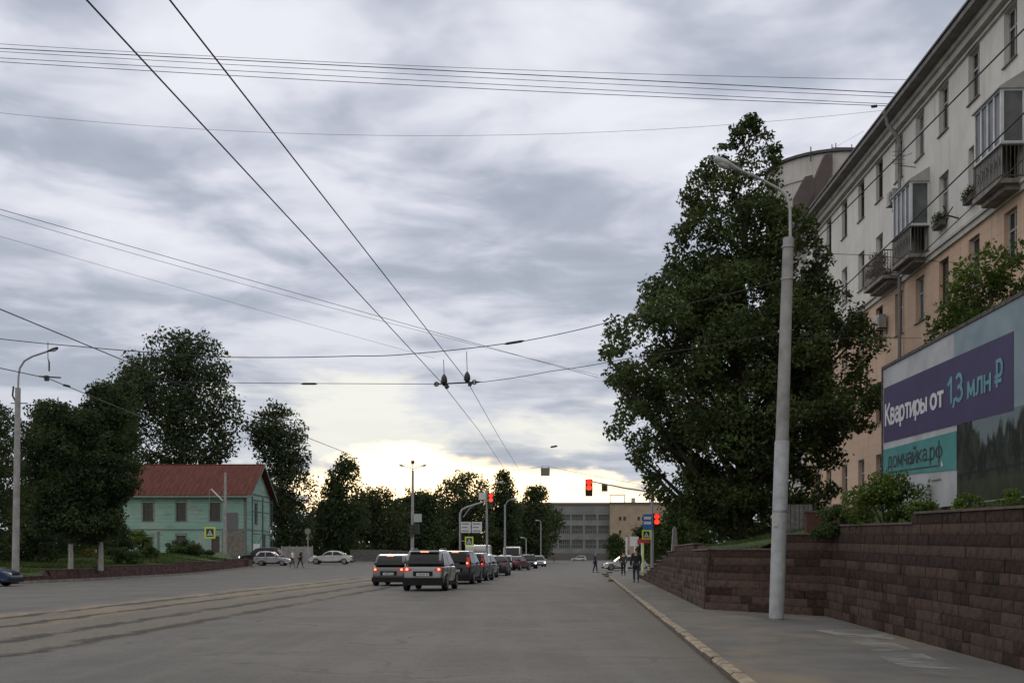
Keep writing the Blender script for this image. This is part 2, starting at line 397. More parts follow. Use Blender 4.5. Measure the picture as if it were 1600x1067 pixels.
WHITEP = mat('white plastic', (.62, .63, .64), .45, scale=3)
EAVE = mat('grey eave', (.20, .19, .18), .85, col2=(.13, .125, .12), scale=2)
MOULD = mat('moulding plaster', (.52, .50, .46), .85, col2=(.40, .38, .35), scale=2)
RUSTY = mat('rusty iron', (.11, .095, .085), .8, col2=(.04, .03, .027), scale=9)
TYRE = mat('tyre rubber', (.012, .012, .012), .85)
RIM = mat('alloy rim', (.32, .32, .33), .35, .8)
BLKP = mat('black plastic trim', (.012, .012, .013), .7, spec=.2)
TAILON = mat('lit tail lamp', (.35, .01, .01), .3, emit=(1, .05, .03), estr=.18)
TAILHOT = mat('lit brake lamp', (.6, .1, .05), .3, emit=(1, .25, .14), estr=2.6)
TAIL = mat('red lamp lens', (.30, .012, .012), .2)
HEADON = mat('lit headlamp', (.8, .8, .8), .2, emit=(1, .93, .8), estr=5)
HEAD = mat('headlamp glass', (.50, .51, .52), .12, spec=.7)
PLATE = mat('number plate white', (.55, .55, .55), .5, scale=2)
BLUESIGN = mat('blue sign face', (.03, .12, .36), .45, scale=2, col2=(.025, .105, .33))
WHITES = mat('white sign face', (.55, .56, .56), .5, scale=2, col2=(.48, .49, .49))
YELS = mat('yellow green sign border', (.50, .60, .05), .5, scale=2, col2=(.44, .54, .05))
REDS = mat('red sign face', (.45, .03, .04), .5, scale=2)
BLKS = mat('black sign print', (.015, .015, .017), .5)
SIGNBK = mat('sign back grey green', (.17, .17, .13), .6, scale=3)
LAMPGL = mat('lamp cover glass', (.42, .43, .42), .3, scale=4)
TLRED = mat('lit red signal', (.8, .05, .02), .3, emit=(1, .035, .02), estr=1.1)
TLGLOW = mat('lit orange signal', (.8, .2, .05), .3, emit=(1, .05, .02), estr=1.0)
TLOFF = mat('unlit signal lens', (.05, .035, .02), .3)
SKIN = mat('skin', (.42, .26, .19), .6, scale=8)
def paint(name, c, metal=.35): return mat('car paint '+name, c, .32 if sum(c) > .2 else .4, metal, spec=.5 if sum(c) > .2 else .25, col2=tuple(k*.93 for k in c), scale=1.5, coat=.8 if sum(c) > .2 else .3)

# ------------------------------------------------------------------ ground
def grid(name, xs, ys, zf, m, kind='structure', keep=None):
    v = []; f = []; n = len(ys)
    for x in xs:
        for y in ys: v.append((x, y, zf(x, y)))
    for i in range(len(xs)-1):
        for j in range(n-1):
            if keep and not keep((xs[i]+xs[i+1])/2, (ys[j]+ys[j+1])/2): continue
            f.append((i*n+j, (i+1)*n+j, (i+1)*n+j+1, i*n+j+1))
    me = bpy.data.meshes.new(name); me.from_pydata(v, [], f); me.polygons.foreach_set('use_smooth', [True]*len(f)); me.update()
    o = link(name, me, m)
    if kind: o['kind'] = kind
    return o
def kx(y): return 1.70+.0635*y
rn = lambda a, b, s: [a+(b-a)*i/round((b-a)/s) for i in range(round((b-a)/s)+1)]
grid('ground', rn(-1800, 1800, 200), rn(-300, 3300, 200), lambda x, y: -.05, GROUND)
xs = rn(-140, -4, 4)+rn(0, 120, 8)[0:]
grid('road', xs, rn(-20, 420, 4), gh, ROAD)
def strip(name, ys, xa, xb, za, zb, m):
    v = []; f = []
    for y in ys: v += [(xa(y), y, za(y)), (xb(y), y, zb(y))]
    for i in range(len(ys)-1): f.append((2*i, 2*i+1, 2*i+3, 2*i+2))
    me = bpy.data.meshes.new(name); me.from_pydata(v, [], f); o = link(name, me, m); o['kind'] = 'structure'; return o
def wallx(y):                       # foot line of the right retaining wall
    if y < 25.6: return 5.03+.0843*y
    if y < 29: return 7.19+(4.97-7.19)*(y-25.6)/3.4
    return 4.97+.073*(y-29)
strip('pavement', rn(2, 78, 1), lambda y: kx(y)+.17, lambda y: (wallx(y) if y < 70.6 else wallx(70.6)+(y-70.6)*.6)+.35, lambda y: .07 if y < 72 else .07*(1-(y-72)/6), lambda y: .07 if y < 72 else .07*(1-(y-72)/6), WALK)
# kerb stones on the right: separate worn stones in one kerb
kb = MB(); y = 2.0
while y < 74.5:
    L = .992; a = math.atan(.0635); j = random.uniform(-.006, .006); dz = random.uniform(-.007, .004)
    c = Vector((kx(y+.5)+.085+j, y+.5, .02+dz)); w, h = .145, .16
    ch = random.uniform(.012, .045); pr = [(-w/2, -h/2-.03), (w/2, -h/2-.03), (w/2, h/2), (-w/2+ch, h/2), (-w/2, h/2-ch*.8)]
    m = Matrix.Translation(c) @ Matrix.Rotation(-a+random.uniform(-.003, .003), 4, 'Z')
    v = [m @ Vector((p[0], s*L/2, p[1])) for s in (-1, 1) for p in pr]
    kb.add(v, [(4, 3, 2, 1, 0), (5, 6, 7, 8, 9)]+[(i, (i+1) % 5, 5+(i+1) % 5, 5+i) for i in range(5)]); y += 1.0
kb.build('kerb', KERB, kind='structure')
kb = MB()
for i, (px_, py_) in enumerate(((955, 906), (950, 899), (946, 896), (952, 893), (963, 890), (976, 889))):
    D = HC*F/(py_-HY+2); p = P(px_, 900, D); kb.box((p.x, p.y, .03), (.30, .45, .16), .3*i)
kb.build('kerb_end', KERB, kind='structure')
# pale smears on the pavement
SP = MB()
pts = [(1272, 984, 1345, 984), (1300, 990, 1395, 992), (1335, 1003, 1400, 1005), (1372, 1020, 1440, 1020), (1375, 1027, 1462, 1029), (1410, 1041, 1500, 1043), (1440, 1052, 1530, 1060)]
v = []
for a, b, c, d in pts:
    for q, w in ((a, b), (c, d)):
        D = (HC-.078)*F/(w-HY); v.append((P(q, w, D).x, D, .078))
SP.add(v, [(2*i, 2*i+1, 2*i+3, 2*i+2) for i in range(len(pts)-1)])
SP.build('pavement_smear', SPILL, kind='structure')
# ------------------------------------------------------------------ right bank, retaining wall
WC = .165                            # course height; the courses climb gently with the street
def zfac(y): return 1+.011*min(14.5, max(0, y-13.7))
def wn(y):
    if y < 13.7: return 13
    if y < 19.5: return 12
    if y < 25.2: return 11
    if y < 27.2: return 10
    if y < 29: return 8
    if y < 34: return 8
    if y < 42: return 9
    return max(1, 9-int((y-42)/3.2)-1)
def wtop(y): return (.06+WC*wn(y))*zfac(y)
def bx(y): return 14.7+.0286*y
def bankz(x, y):
    e = wtop(y)-.075 if y < 71 else max(.14, .30-.06*(y-71))
    w = wallx(y); t = ss(x, w+.35, bx(min(y, 60))-1.2)
    far = 1-ss(y, 60, 95)
    return e+(3.35-e)*t*far*(1 if y > 30 else .9)
v = []; f = []; ys = rn(3, 100, 1); nx = 14
for y in ys:
    x0 = wallx(y)+.28 if y < 71 else wallx(71)+.3+(y-71)*.3; x1 = bx(y)+6
    for i in range(nx+1):
        x = x0+(x1-x0)*i/nx
        z = bankz(x, y) if y < 62 else bankz(x, y)
        v.append((x, y, z+(.05*mnoise.noise(Vector((x, y, 0))) if 0 < i < nx else 0)))
for j in range(len(ys)-1):
    for i in range(nx): f.append((j*(nx+1)+i, j*(nx+1)+i+1, (j+1)*(nx+1)+i+1, (j+1)*(nx+1)+i))
me = bpy.data.meshes.new('grass_bank'); me.from_pydata(v, [], f); me.polygons.foreach_set('use_smooth', [True]*len(f))
link('grass_bank', me, GRASS)['kind'] = 'structure'

def block_wall(name, label, cat, path, topf, zb, course, blen, material, cap, back=.3, batter=.022, dark=None, fill=None, warp=None):
    """stacked split-face blocks along a path of (x, y); real blocks, each with a rough face"""
    t = thing(name, label, cat, (path[0][0], path[0][1], 0)); t0 = Vector((path[0][0], path[0][1], 0))
    v = []; f = []; tone = []
    segs = []
    for a, b in zip(path[:-1], path[1:]):
        a = Vector((a[0], a[1], 0)); b = Vector((b[0], b[1], 0)); segs.append((a, b, (b-a).length, (b-a).normalized()))
    capm = MB(); bk = MB()
    for si_, (a, b, Ls, d) in enumerate(segs):
        x0_ = -.25 if (fill and si_ == fill) else 0; x1_ = .25 if (fill and si_ == fill-1) else 0
        n = Vector((d.y, -d.x, 0))
        if n.dot(-((a+b)/2)) < 0: n = -n        # towards the street
        k = 0
        while k < 40:
            z0 = zb+k*course; any_ = False
            s = x0_-(blen/2 if k % 2 else 0)
            while s < Ls+x1_:
                e = min(s+blen*random.choice((.8, 1, 1, 1.2)), Ls+x1_); s0 = max(s, x0_)
                if e-s0 > .03:
                    m_ = a+d*(s0+e)/2; tp = topf(m_.x, m_.y) if callable(topf) else topf
                    if z0+course*.6 < tp:
                        any_ = True; h = course-.004
                        off = n*(-batter*k+random.uniform(-.006, .010)); g = .0015
                        sh = .0
                        q = [a+d*(s0+g)+off, a+d*(e-g)+off]
                        z1 = z0+h; bi = len(v); bev = n*(-.004)
                        rim = [q[0]+Vector((0, 0, z0)), q[1]+Vector((0, 0, z0)), q[1]+Vector((0, 0, z1)), q[0]+Vector((0, 0, z1))]
                        deep = [p-n*.2 for p in rim]
                        ctr = sum(rim, Vector())/4+n*random.uniform(.006, .016)+d*random.uniform(-.3, .3)*blen-Vector((0, 0, course*random.uniform(.05, .25)))
                        v += [tuple(p-t0+bev) for p in rim]+[tuple(ctr-t0)]+[tuple(p-t0) for p in deep]
                        f += [(bi, bi+1, bi+4), (bi+1, bi+2, bi+4), (bi+2, bi+3, bi+4), (bi+3, bi, bi+4), (bi+3, bi+2, bi+7, bi+8), (bi, bi+3, bi+8, bi+5), (bi+1, bi+6, bi+7, bi+2), (bi, bi+5, bi+6, bi+1)]
                        tn = dark(k, m_.x, m_.y) if dark else random.random()
                        tone += [tn]*9
                s = e
            if not any_: break
            k += 1
        # core behind the blocks, and coping stones, stepwise
        s = 0.0; st = .8
        while s < Ls:
            e = min(s+st, Ls); m_ = a+d*(s+e)/2; tp = topf(m_.x, m_.y)
            nk = round((tp-zb)/course-.1); tp2 = zb+nk*course
            off = n*(-batter*(nk-1))
            c = m_+off-n*(.1+back/2); rz = math.atan2(d.y, d.x)
            bk.box((c.x-t0.x, c.y-t0.y, (zb+tp2-.03)/2), ((e-s)+.002, back, tp2-.03-zb), rz)
            if cap:
                c = m_+off-n*(.10); capm.box((c.x-t0.x, c.y-t0.y, tp2+.02), ((e-s)-.006, .27, .035), rz)
            s = e
    if warp:
        W_ = lambda p: (p[0], p[1], p[2]*warp(p[1]+t0.y))
        v = [W_(p) for p in v]; capm.v = [W_(p) for p in capm.v]; bk.v = [W_(p) for p in bk.v]
    me = bpy.data.meshes.new('blocks'); me.from_pydata(v, [], f); at = me.attributes.new('tone', 'FLOAT', 'POINT'); at.data.foreach_set('value', tone)
    bm = bmesh.new(); bm.from_mesh(me); bmesh.ops.recalc_face_normals(bm, faces=bm.faces); bm.to_mesh(me); bm.free()
    o = link('blocks', me, material, t)
    bk.build('core', CAPST, t)
    if cap: capm.build('coping', CAPST, t)
    return t
def rdark(k, x, y):
    nz = mnoise.noise(Vector((y*.30, k*1.7, 2))); n2 = mnoise.noise(Vector((y*.9, k*2.3, 8)))
    if k >= 5: base = (.66 if k % 2 == 0 else .12)+.22*nz  # alternating light and dark courses paint in the shading of the ledges
    elif k >= 4: base = .55+.5*nz
    else: base = .66+.25*nz
    if n2 > .18 and k < 7: base -= .6
    return min(1, max(0, base+random.uniform(-.07, .07)))
block_wall('retaining_wall', 'dark brown split block retaining wall stepping down along the right pavement', 'wall',
           [(wallx(4), 4), (wallx(25.6), 25.6), (wallx(29), 29), (wallx(41.6), 41.6), (wallx(71), 71)], lambda x, y: .06+WC*(wn(y)+.1), .06, WC, .34, BLOCK, True, dark=rdark, fill=1, warp=zfac)
# ------------------------------------------------------------------ left lawn and its low wall
def lwx(y): return -25.8+(y-57.7)*.06 if y < 70.5 else -25.03+(y-70.5)*.006
def lwt(x, y):
    return .42 if y < 62 else (.66 if y < 68 else (.80 if y < 84 else (.95 if y < 98 else 1.12)))
def lawnz(x, y):
    e = lwt(x, y)-.10
    d = max(0, min(lwx(min(max(y, 57.7), 104))-x, y-57.7))
    return e+(1.68-e)*ss(y, 66, 112)*ss(d, 0, 6)+.3*ss(d, 2, 14)*(1-ss(y, 80, 112))+.04*mnoise.noise(Vector((x*.6, y*.6, 0)))
v = []; f = []; ys = rn(57.9, 104, 1.5); xo = [0, .5, 1, 2, 3, 4.5, 6, 8, 11, 15, 20, 28, 40, 60, 90]
for y in ys:
    for d in xo: x = lwx(y)-.2-d; v.append((x, y, lawnz(x, y)))
n = len(xo)
for j in range(len(ys)-1):
    for i in range(n-1): f.append((j*n+i, (j+1)*n+i, (j+1)*n+i+1, j*n+i+1))
# behind the wall's end the raised ground runs to the house
b0 = len(v); ys2 = rn(104, 230, 6)
for j, y in enumerate(ys2):
    x0 = -25.2-(y-104)*.27 if y < 134 else -33.3-(y-134)*.1
    for d in xo: v.append((x0-d, y, (lawnz(x0-d, 104) if y < 107 else 1.68) if d > .6 else gh(-25, y)+(.5 if d > .1 else 0)+.02))
for j in range(len(ys2)-1):
    for i in range(n-1): f.append((b0+j*n+i, b0+(j+1)*n+i, b0+(j+1)*n+i+1, b0+j*n+i+1))
me = bpy.data.meshes.new('lawn'); me.from_pydata(v, [], f); me.polygons.foreach_set('use_smooth', [True]*len(f)); link('lawn', me, GRASS)['kind'] = 'structure'
block_wall('low_planter_wall', 'low reddish brown block wall edging the lawn on the left of the road', 'wall',
           [(-60, 57.7), (-25.8, 57.7), (lwx(70.5), 70.5), (lwx(104.8), 104.8), (-28.5, 112)], lambda x, y: lwt(x, y), .04, .155, .4, BLOCKL, True, dark=lambda k, x, y: random.random())
kb = MB()
for i in range(48):
    y = 58+i; kb.box((lwx(y+.5)+.32, y+.5, .05+gh(-25, y)), (.22, .97, .16), -.03)
for i in range(30): kb.box((-26.2-i, 57.3, .05), (.97, .2, .16))
kb.build('left_kerb', KERBG, kind='structure')

# grass blades as tufts: stuff
def tufts(name, pts, h, w, m, label):
    n = len(pts); P0 = np.array(pts); a = rng.uniform(0, 2*PI, n); hh = rng.uniform(.5, 1.2, n)*h; ww = rng.uniform(.6, 1.3, n)*w
    dx = np.cos(a)*ww; dy = np.sin(a)*ww; lx = rng.normal(0, .35, n)*hh; ly = rng.normal(0, .35, n)*hh
    V = np.zeros((n, 3, 3)); V[:, 0] = P0+np.stack([-dx, -dy, 0*a], 1); V[:, 1] = P0+np.stack([dx, dy, 0*a], 1); V[:, 2] = P0+np.stack([lx, ly, hh], 1)
    me = raw_mesh(name, V.reshape(-1, 3), 3); o = link(name, me, m); o['kind'] = 'stuff'; tag(o, label, 'grass'); return o
def raw_mesh(name, V, k):
    n = len(V)//k; me = bpy.data.meshes.new(name); me.vertices.add(len(V)); me.vertices.foreach_set('co', V.astype(np.float32).ravel())
    me.loops.add(len(V)); me.loops.foreach_set('vertex_index', np.arange(len(V), dtype=np.int32))
    me.polygons.add(n); me.polygons.foreach_set('loop_start', np.arange(0, len(V), k, dtype=np.int32)); me.polygons.foreach_set('loop_total', np.full(n, k, dtype=np.int32))
    me.update(calc_edges=True); me.validate(); return me
GBL = m_leaf('grass blades', (.040, .075, .018), (.085, .135, .032), (.13, .11, .05), trans=.15)
pp = []
for i in range(30000):
    y = random.uniform(26, 70); x = wallx(y)+.25+abs(random.gauss(0, 1))*3.0; pp.append((x, y, bankz(x, y)-.02))
tufts('bank_grass', pp, .12, .02, GBL, 'rough green grass on the bank above the brown retaining wall')
pp = []
for i in range(36000):
    y = random.uniform(58.3, 104); x = lwx(y)-.25-abs(random.gauss(0, 1))*9; pp.append((x, y, lawnz(x, y)-.02))
tufts('lawn_grass', pp, .16, .05, GBL, 'dark green lawn grass behind the low wall on the left')

# ------------------------------------------------------------------ vegetation
def leafy(name, C, nl, size, spread, m, parent=None, flat=.75, asp=.5, label=None):
    """C: clump centres (k,3) with radius in column 3; leaves scattered as small bent rhombi"""
    C = np.asarray(C); k = len(C); wts = C[:, 3]**2; wts = wts/wts.sum()
    idx = rng.choice(k, nl, p=wts); d = rng.normal(size=(nl, 3)); d /= np.linalg.norm(d, axis=1)[:, None]
    rad = rng.uniform(.25, 1.0, nl)**.6*spread*rng.uniform(.75, 1.2, nl); pos = C[idx, :3]+d*(rad*C[idx, 3])[:, None]*np.array([1, 1, flat])
    u = rng.normal(size=(nl, 3)); u[:, 2] -= .25; u /= np.linalg.norm(u, axis=1)[:, None]
    q = rng.normal(size=(nl, 3)); w = np.cross(u, q); w /= np.linalg.norm(w, axis=1)[:, None]
    s = size*rng.uniform(.6, 1.35, nl)[:, None]
    nn = np.cross(u, w)
    V = np.stack([pos-u*s*.5, pos+w*s*asp*.5+nn*s*.08, pos+u*s*.5, pos-w*s*asp*.5+nn*s*.08], 1)
    me = raw_mesh(name, V.reshape(-1, 3), 4); o = link(name, me, m, parent)
    return o
def tree(label, base, prof, nl, lsize, nclump=110, cr=.9, m=LEAF_D, trunk_r=.25, trunk_h=None, bark=BARK, group=None, name='leafy_tree', cat='tree', rag=.12, depth=None, limbs=26, lean=0):
    """prof: [(z, xleft, xright)] outline in metres relative to the base"""
    b = Vector(base); t = thing(name, label, cat, b, 0, group)
    zs = [p[0] for p in prof]; H = zs[-1]
    sd_ = random.uniform(0, 90)
    def lr(z):
        l, r = np.interp(z, zs, [p[1] for p in prof]), np.interp(z, zs, [p[2] for p in prof]); w = r-l; q = 2.2/cr
        return l+w*rag*1.1*(.25+mnoise.noise(Vector((z*q*.55, sd_, 0)))), r-w*rag*1.1*(.25+mnoise.noise(Vector((z*q*.55, sd_, 9))))
    C = []; area = [max(.05, (p[2]-p[1])) for p in prof]; wm = max(area)
    tries = 0
    while len(C) < nclump and tries < 20000:
        tries += 1; z = random.uniform(zs[0], H); l, r = lr(z); w = r-l
        if random.random() > (w/wm)**1.3+.05: continue
        a = random.uniform(0, 2*PI); q = math.sqrt(random.uniform(.02, 1)); c = cr*random.uniform(.55, 1.2)*min(1, .35+w/wm)
        hw = max(.02, w/2-c*.80)
        x = (l+r)/2+math.cos(a)*q*hw*(1+.3*rag*random.gauss(0, 1)); dd = depth if depth else 1
        yy = math.sin(a)*q*hw*dd
        C.append((x, yy, min(z, H-c*.4), c))
    # clumps that ride exactly on the outline, so the silhouette is kept
    ne = max(14, nclump//4)
    for i in range(ne):
        z = zs[0]+(H-zs[0])*(i+.5)/ne; l, r = lr(z)
        for sd in (0, 1):
            c = cr*random.uniform(.35, .75)*min(1, .4+(r-l)/wm); x = (l+c*.85) if sd == 0 else (r-c*.85)
            x += random.gauss(0, rag*.25)*(r-l); C.append((x, random.gauss(0, .12)*(r-l), z+random.uniform(-.3, .3)*cr, c))
    for i in range(7):
        z = H*(.80+.19*i/7); l, r = lr(z); C.append(((l+r)/2, 0, z, cr*.5))
    mb = MB(); th = H*.86; tz = lambda z: trunk_r*(1-z/(H*1.02))**.8+.012
    cx = lambda z: lean*z/H+(lambda p: (p[0]+p[1])/2)(lr(max(z, zs[0])))*min(1, max(0, (z-zs[0]))/(H-zs[0]+1e-6))*.9
    tp = [(cx(H*i/12*.9)+.25*trunk_r*math.sin(i), .2*trunk_r*math.cos(i*1.7), H*i/12*.9-(.15 if i == 0 else 0)) for i in range(13)]
    mb.tube(tp, [trunk_r*1.25]+[tz(p[2]) for p in tp[1:]], 9)
    for c in sorted(C, key=lambda c: -c[3])[:limbs]+random.sample(C, min(len(C), limbs)):
        z0 = max(zs[0]*.8, c[2]-abs(c[0]-cx(c[2]))*.8-random.uniform(.3, 1.2)); p0 = Vector((cx(z0), 0, z0)); p1 = Vector(c[:3]); md = (p0+p1)/2+Vector((0, 0, -.12*(p1-p0).length*random.uniform(0, 1)))+Vector((random.gauss(0, .1), random.gauss(0, .1), 0))*cr
        r0 = min(tz(z0)*.5, .12+trunk_r*.15); mb.tube([p0, md, p1], [r0, r0*.6, r0*.2+.006], 5, False)
    mb.build('trunk', bark, t, 60)
    leafy('crown', C, nl, lsize, 1.0, m, t)
    return t
def prof_px(pts, D, zbase, cx_px):
    """outline rows (y, xl, xr) in photo pixels -> metres about the base"""
    s = D/F; return [(HC+(HY-y)*s-zbase, (a-cx_px)*s, (b-cx_px)*s) for y, a, b in sorted(pts, key=lambda p: -p[0])]
# the big tree
D = 42; b = P(1160, 840, D); b.z = bankz(b.x, b.y)
pr = prof_px([(845, 1085, 1225), (815, 1062, 1275), (790, 1045, 1298), (740, 990, 1296), (700, 968, 1318), (660, 962, 1352), (620, 948, 1370), (590, 944, 1378), (550, 955, 1378), (500, 968, 1345), (470, 990, 1325), (430, 1030, 1290), (380, 1048, 1284), (330, 1060, 1255), (285, 1068, 1230), (255, 1088, 1225), (235, 1120, 1215), (205, 1140, 1200), (180, 1165, 1186)], D, b.z, 1160)
tree('big dense dark green tree with a pointed top behind the concrete lamp pole', b, pr, 112000, .18, 430, .80, LEAF_BIG, .30, rag=.10, limbs=40, depth=.9)
# small trees, saplings and bushes round the billboard
def bush(label, base, w, d, h, nl, ls, m, name='leafy_bush', cat='bush', n=26, cr=.32, group=None, stems=6):
    t = thing(name, label, cat, base, 0, group); C = []
    for i in range(n):
        a = random.uniform(0, 2*PI); q = math.sqrt(random.random()); z = random.uniform(.12, 1)
        k = math.sqrt(max(.06, 1-(z*.95)**2.2)); C.append((math.cos(a)*q*w/2*k, math.sin(a)*q*d/2*k, z*h*(.85+.25*random.random()), cr*random.uniform(.6, 1.2)))
    mb = MB()
    for i in range(stems):
        c = random.choice(C); mb.tube([(0, 0, -.1), (c[0]*.5, c[1]*.5, c[2]*.5), c[:3]], [.03, .02, .006], 5, False)
    mb.build('stem', BARK, t); leafy('foliage', C, nl, ls, 1.0, m, t); return t
p = P(1385, 800, 23.0); bush('bright green bush in front of the lower left corner of the billboard', (p.x, p.y, bankz(p.x, p.y)), 1.7, 1.1, 1.05, 5200, .085, LEAF_Y, n=34, cr=.25)
p = P(1325, 805, 25.6); bush('low leafy bush left of the bright one, above the wall bend', (p.x, p.y, bankz(p.x, p.y)-.05), 1.5, 1.1, .75, 3200, .085, LEAF_B, n=26, cr=.22)
p = P(1436, 790, 21.4); bush('small weed clump under the white panel of the billboard', (p.x, p.y, bankz(p.x, p.y)-.02), .9, .5, .5, 1200, .07, LEAF_Y, n=14, cr=.16)
p = P(1510, 788, 18.2); bush('low dry weeds along the foot of the billboard', (p.x, p.y, bankz(p.x, p.y)-.05), 1.0, .5, .42, 1100, .06, LEAF_Y, n=16, cr=.13)
p = P(1575, 782, 16.2); bush('weed tuft at the right end above the wall top', (p.x, p.y, bankz(p.x, p.y)-.05), .9, .5, .42, 900, .06, LEAF_Y, n=14, cr=.13)
D = 24.5; b = P(1535, 800, D); b.z = 2.6
tree('yellow green sapling rising behind the top edge of the billboard', b, prof_px([(640, 1450, 1640), (560, 1440, 1650), (530, 1437, 1660), (500, 1448, 1655), (460, 1470, 1650), (425, 1480, 1640), (405, 1520, 1615), (378, 1545, 1585)], D, b.z, 1535), 12000, .12, 120, .36, LEAF_Y, .06, rag=.05, name='sapling', limbs=34, cat='tree')

# trees on the left: (label, D, base px x, base y, outline, leaves, size, clumps, cr, mat, trunk r, wash)
LT = [
 ('dark tree at the far left edge behind the left lamp post', 72, -20, 870, [(860, -90, 20), (760, -110, 26), (690, -100, 30), (640, -80, 22), (628, -50, 10)], 9000, .26, 60, 1.3, LEAF_F, .2, BARK),
 ('roadside tree with a pale limewashed trunk, right beside the left lamp post', 66, 110, 886, [(838, 60, 150), (800, 40, 175), (740, 28, 185), (690, 30, 180), (650, 45, 150), (628, 60, 110)], 20000, .22, 90, .95, LEAF_D, .14, WWASH),
 ('roadside tree with a pale limewashed trunk, nearer the turquoise house', 68, 157, 885, [(838, 110, 185), (790, 105, 205), (750, 100, 215), (700, 105, 218), (660, 115, 212), (625, 130, 200), (600, 145, 185)], 22000, .22, 100, .95, LEAF_D, .14, WWASH),
 ('dark tree filling the gap between lamp post and limewashed trunks', 84, 60, 868, [(860, 10, 120), (780, 15, 150), (700, 20, 140), (655, 40, 120), (632, 60, 90)], 12000, .28, 70, 1.3, LEAF_D, .2, BARK),
 ('dark tree close to the left wall of the turquoise house', 108, 185, 860, [(855, 140, 192), (770, 135, 205), (700, 150, 222), (640, 160, 222), (600, 170, 215)], 9000, .3, 60, 1.4, LEAF_D, .2, BARK),
 ('tallest poplar, rising behind the turquoise house', 158, 285, 866, [(745, 225, 352), (700, 205, 370), (660, 182, 372), (620, 150, 366), (590, 160, 362), (560, 208, 358), (540, 222, 345), (522, 262, 328)], 21000, .55, 120, 2.6, LEAF_P, .5, BARK),
 ('tree behind the right gable of the turquoise house', 160, 432, 866, [(862, 405, 480), (820, 410, 492), (770, 405, 496), (730, 396, 490), (700, 388, 482), (670, 385, 492), (650, 396, 470), (630, 415, 445)], 12000, .5, 80, 2.2, LEAF_P, .4, BARK),
 ('bushy dark tree behind the white parked sedan', 170, 520, 872, [(872, 480, 570), (820, 478, 575), (770, 492, 572), (740, 505, 565), (716, 532, 558)], 9000, .5, 60, 2.2, LEAF_D, .35, BARK),
 ('rounded tree between the white sedan and the double lamp post', 185, 588, 872, [(872, 545, 640), (820, 540, 645), (790, 545, 640), (765, 560, 615)], 9000, .5, 60, 2.4, LEAF_F, .35, BARK),
 ('dark tree behind the double lamp post', 190, 655, 872, [(872, 610, 705), (825, 605, 708), (790, 615, 700), (772, 630, 690)], 9000, .5, 60, 2.4, LEAF_D, .35, BARK),
 ('round topped tree with amber leaves over the blue white road signs', 200, 722, 872, [(872, 680, 775), (820, 672, 778), (780, 675, 775), (755, 690, 760), (740, 712, 745)], 11000, .5, 80, 2.3, LEAF_F, .4, BARK),
 ('tall slim dark tree beside the lit left traffic signal', 205, 785, 872, [(872, 755, 815), (820, 752, 820), (780, 760, 818), (755, 768, 805), (737, 775, 798)], 8000, .5, 60, 1.9, LEAF_D, .35, BARK),
 ('greenish tree just left of the grey factory', 215, 835, 872, [(872, 800, 862), (820, 798, 866), (785, 805, 866), (768, 815, 855), (760, 825, 845)], 8000, .5, 60, 1.9, LEAF_F, .35, BARK),
]
for (lb, D, cxp, by, out, nl, ls, nc, cr_, m_, tr, bk_) in LT:
    nl = int(nl*(1.5 if lb[:7] != 'tallest' and 'gable' not in lb else 1.15)); nc = int(nc*1.6)
    zb = HC+(HY-by)*D/F; x = (cxp-800)/F*D
    zb = lawnz(x, D) if D < 104 else (1.66 if x < -36 and D < 165 else gh(x, min(D, 200)))
    tree(lb, (x, D, zb), prof_px(out, D, zb, cxp), nl, ls, nc, cr_, m_, tr, bark=bk_, limbs=16, rag=.2 if D < 110 else .15)
# one dark far-off wood behind everything on the left, read as a mass
C = []
for i in range(420):
    D = random.uniform(225, 260); xp = random.uniform(-420, 860); yt = np.interp(xp, [-300, 0, 120, 200, 420, 560, 700, 860], [690, 690, 710, 765, 785, 785, 785, 806]); yy = random.uniform(yt, 876)
    q = P(xp, yy, D); C.append((q.x, q.y, q.z, 3.2))
o = leafy('distant_wood', C, 60000, 1.1, 1.0, LEAF_D); o['kind'] = 'stuff'; tag(o, 'far off dark wood closing the view behind the street trees', 'wood')
# hedges and shrubs by the house
def at_left(px_, D): x = (px_-800)/F*D; return (x, D, (lawnz(x, D) if D < 104 else 1.66)-.05)
bush('clipped dark hedge mound under the middle ground floor window of the turquoise house', at_left(296, 101), 4.6, 1.6, .85, 4200, .17, LEAF_B, 'hedge', 'hedge', 40, .4)
bush('second flat dark shrub just above and left of the crossing sign pole', at_left(285, 104), 4.2, 1.5, 1.15, 3000, .17, LEAF_B, 'hedge', 'hedge', 30, .4)
bush('yellow flowering shrub at the left foot of the turquoise house', at_left(212, 100), 3.6, 2, 1.9, 3600, .18, LEAF_Y, 'flowering_shrub', 'shrub', 30, .45)
o = bush('golden flower patch between the two limewashed trunks', at_left(140, 86), 2.8, 2, 1.0, 900, .13, FLOWER, 'flower_bed', 'flowers', 26, .3)
bush('wide green shrub behind the low wall, right of the limewashed trunks', at_left(190, 80), 3.2, 1.6, 1.15, 3000, .15, LEAF_B, 'leafy_bush', 'bush', 30, .35)
bush('small green bush with white flowers in front of the flowering shrub', at_left(232, 90), 2.6, 1.4, .9, 2000, .15, LEAF_B, 'leafy_bush', 'bush', 20, .3)
for xp, D_, w_, lb in ((45, 78, 5.0, 'dark undergrowth behind the left lamp post'), (125, 92, 6.5, 'dark undergrowth between the limewashed trunks and the lawn top'), (178, 96, 4.0, 'dark undergrowth touching the left of the yellow flowering shrub')):
    bush(lb, at_left(xp, D_), w_, 2.2, 2.6, 5200, .2, LEAF_D, 'undergrowth', 'bush', 50, .6)
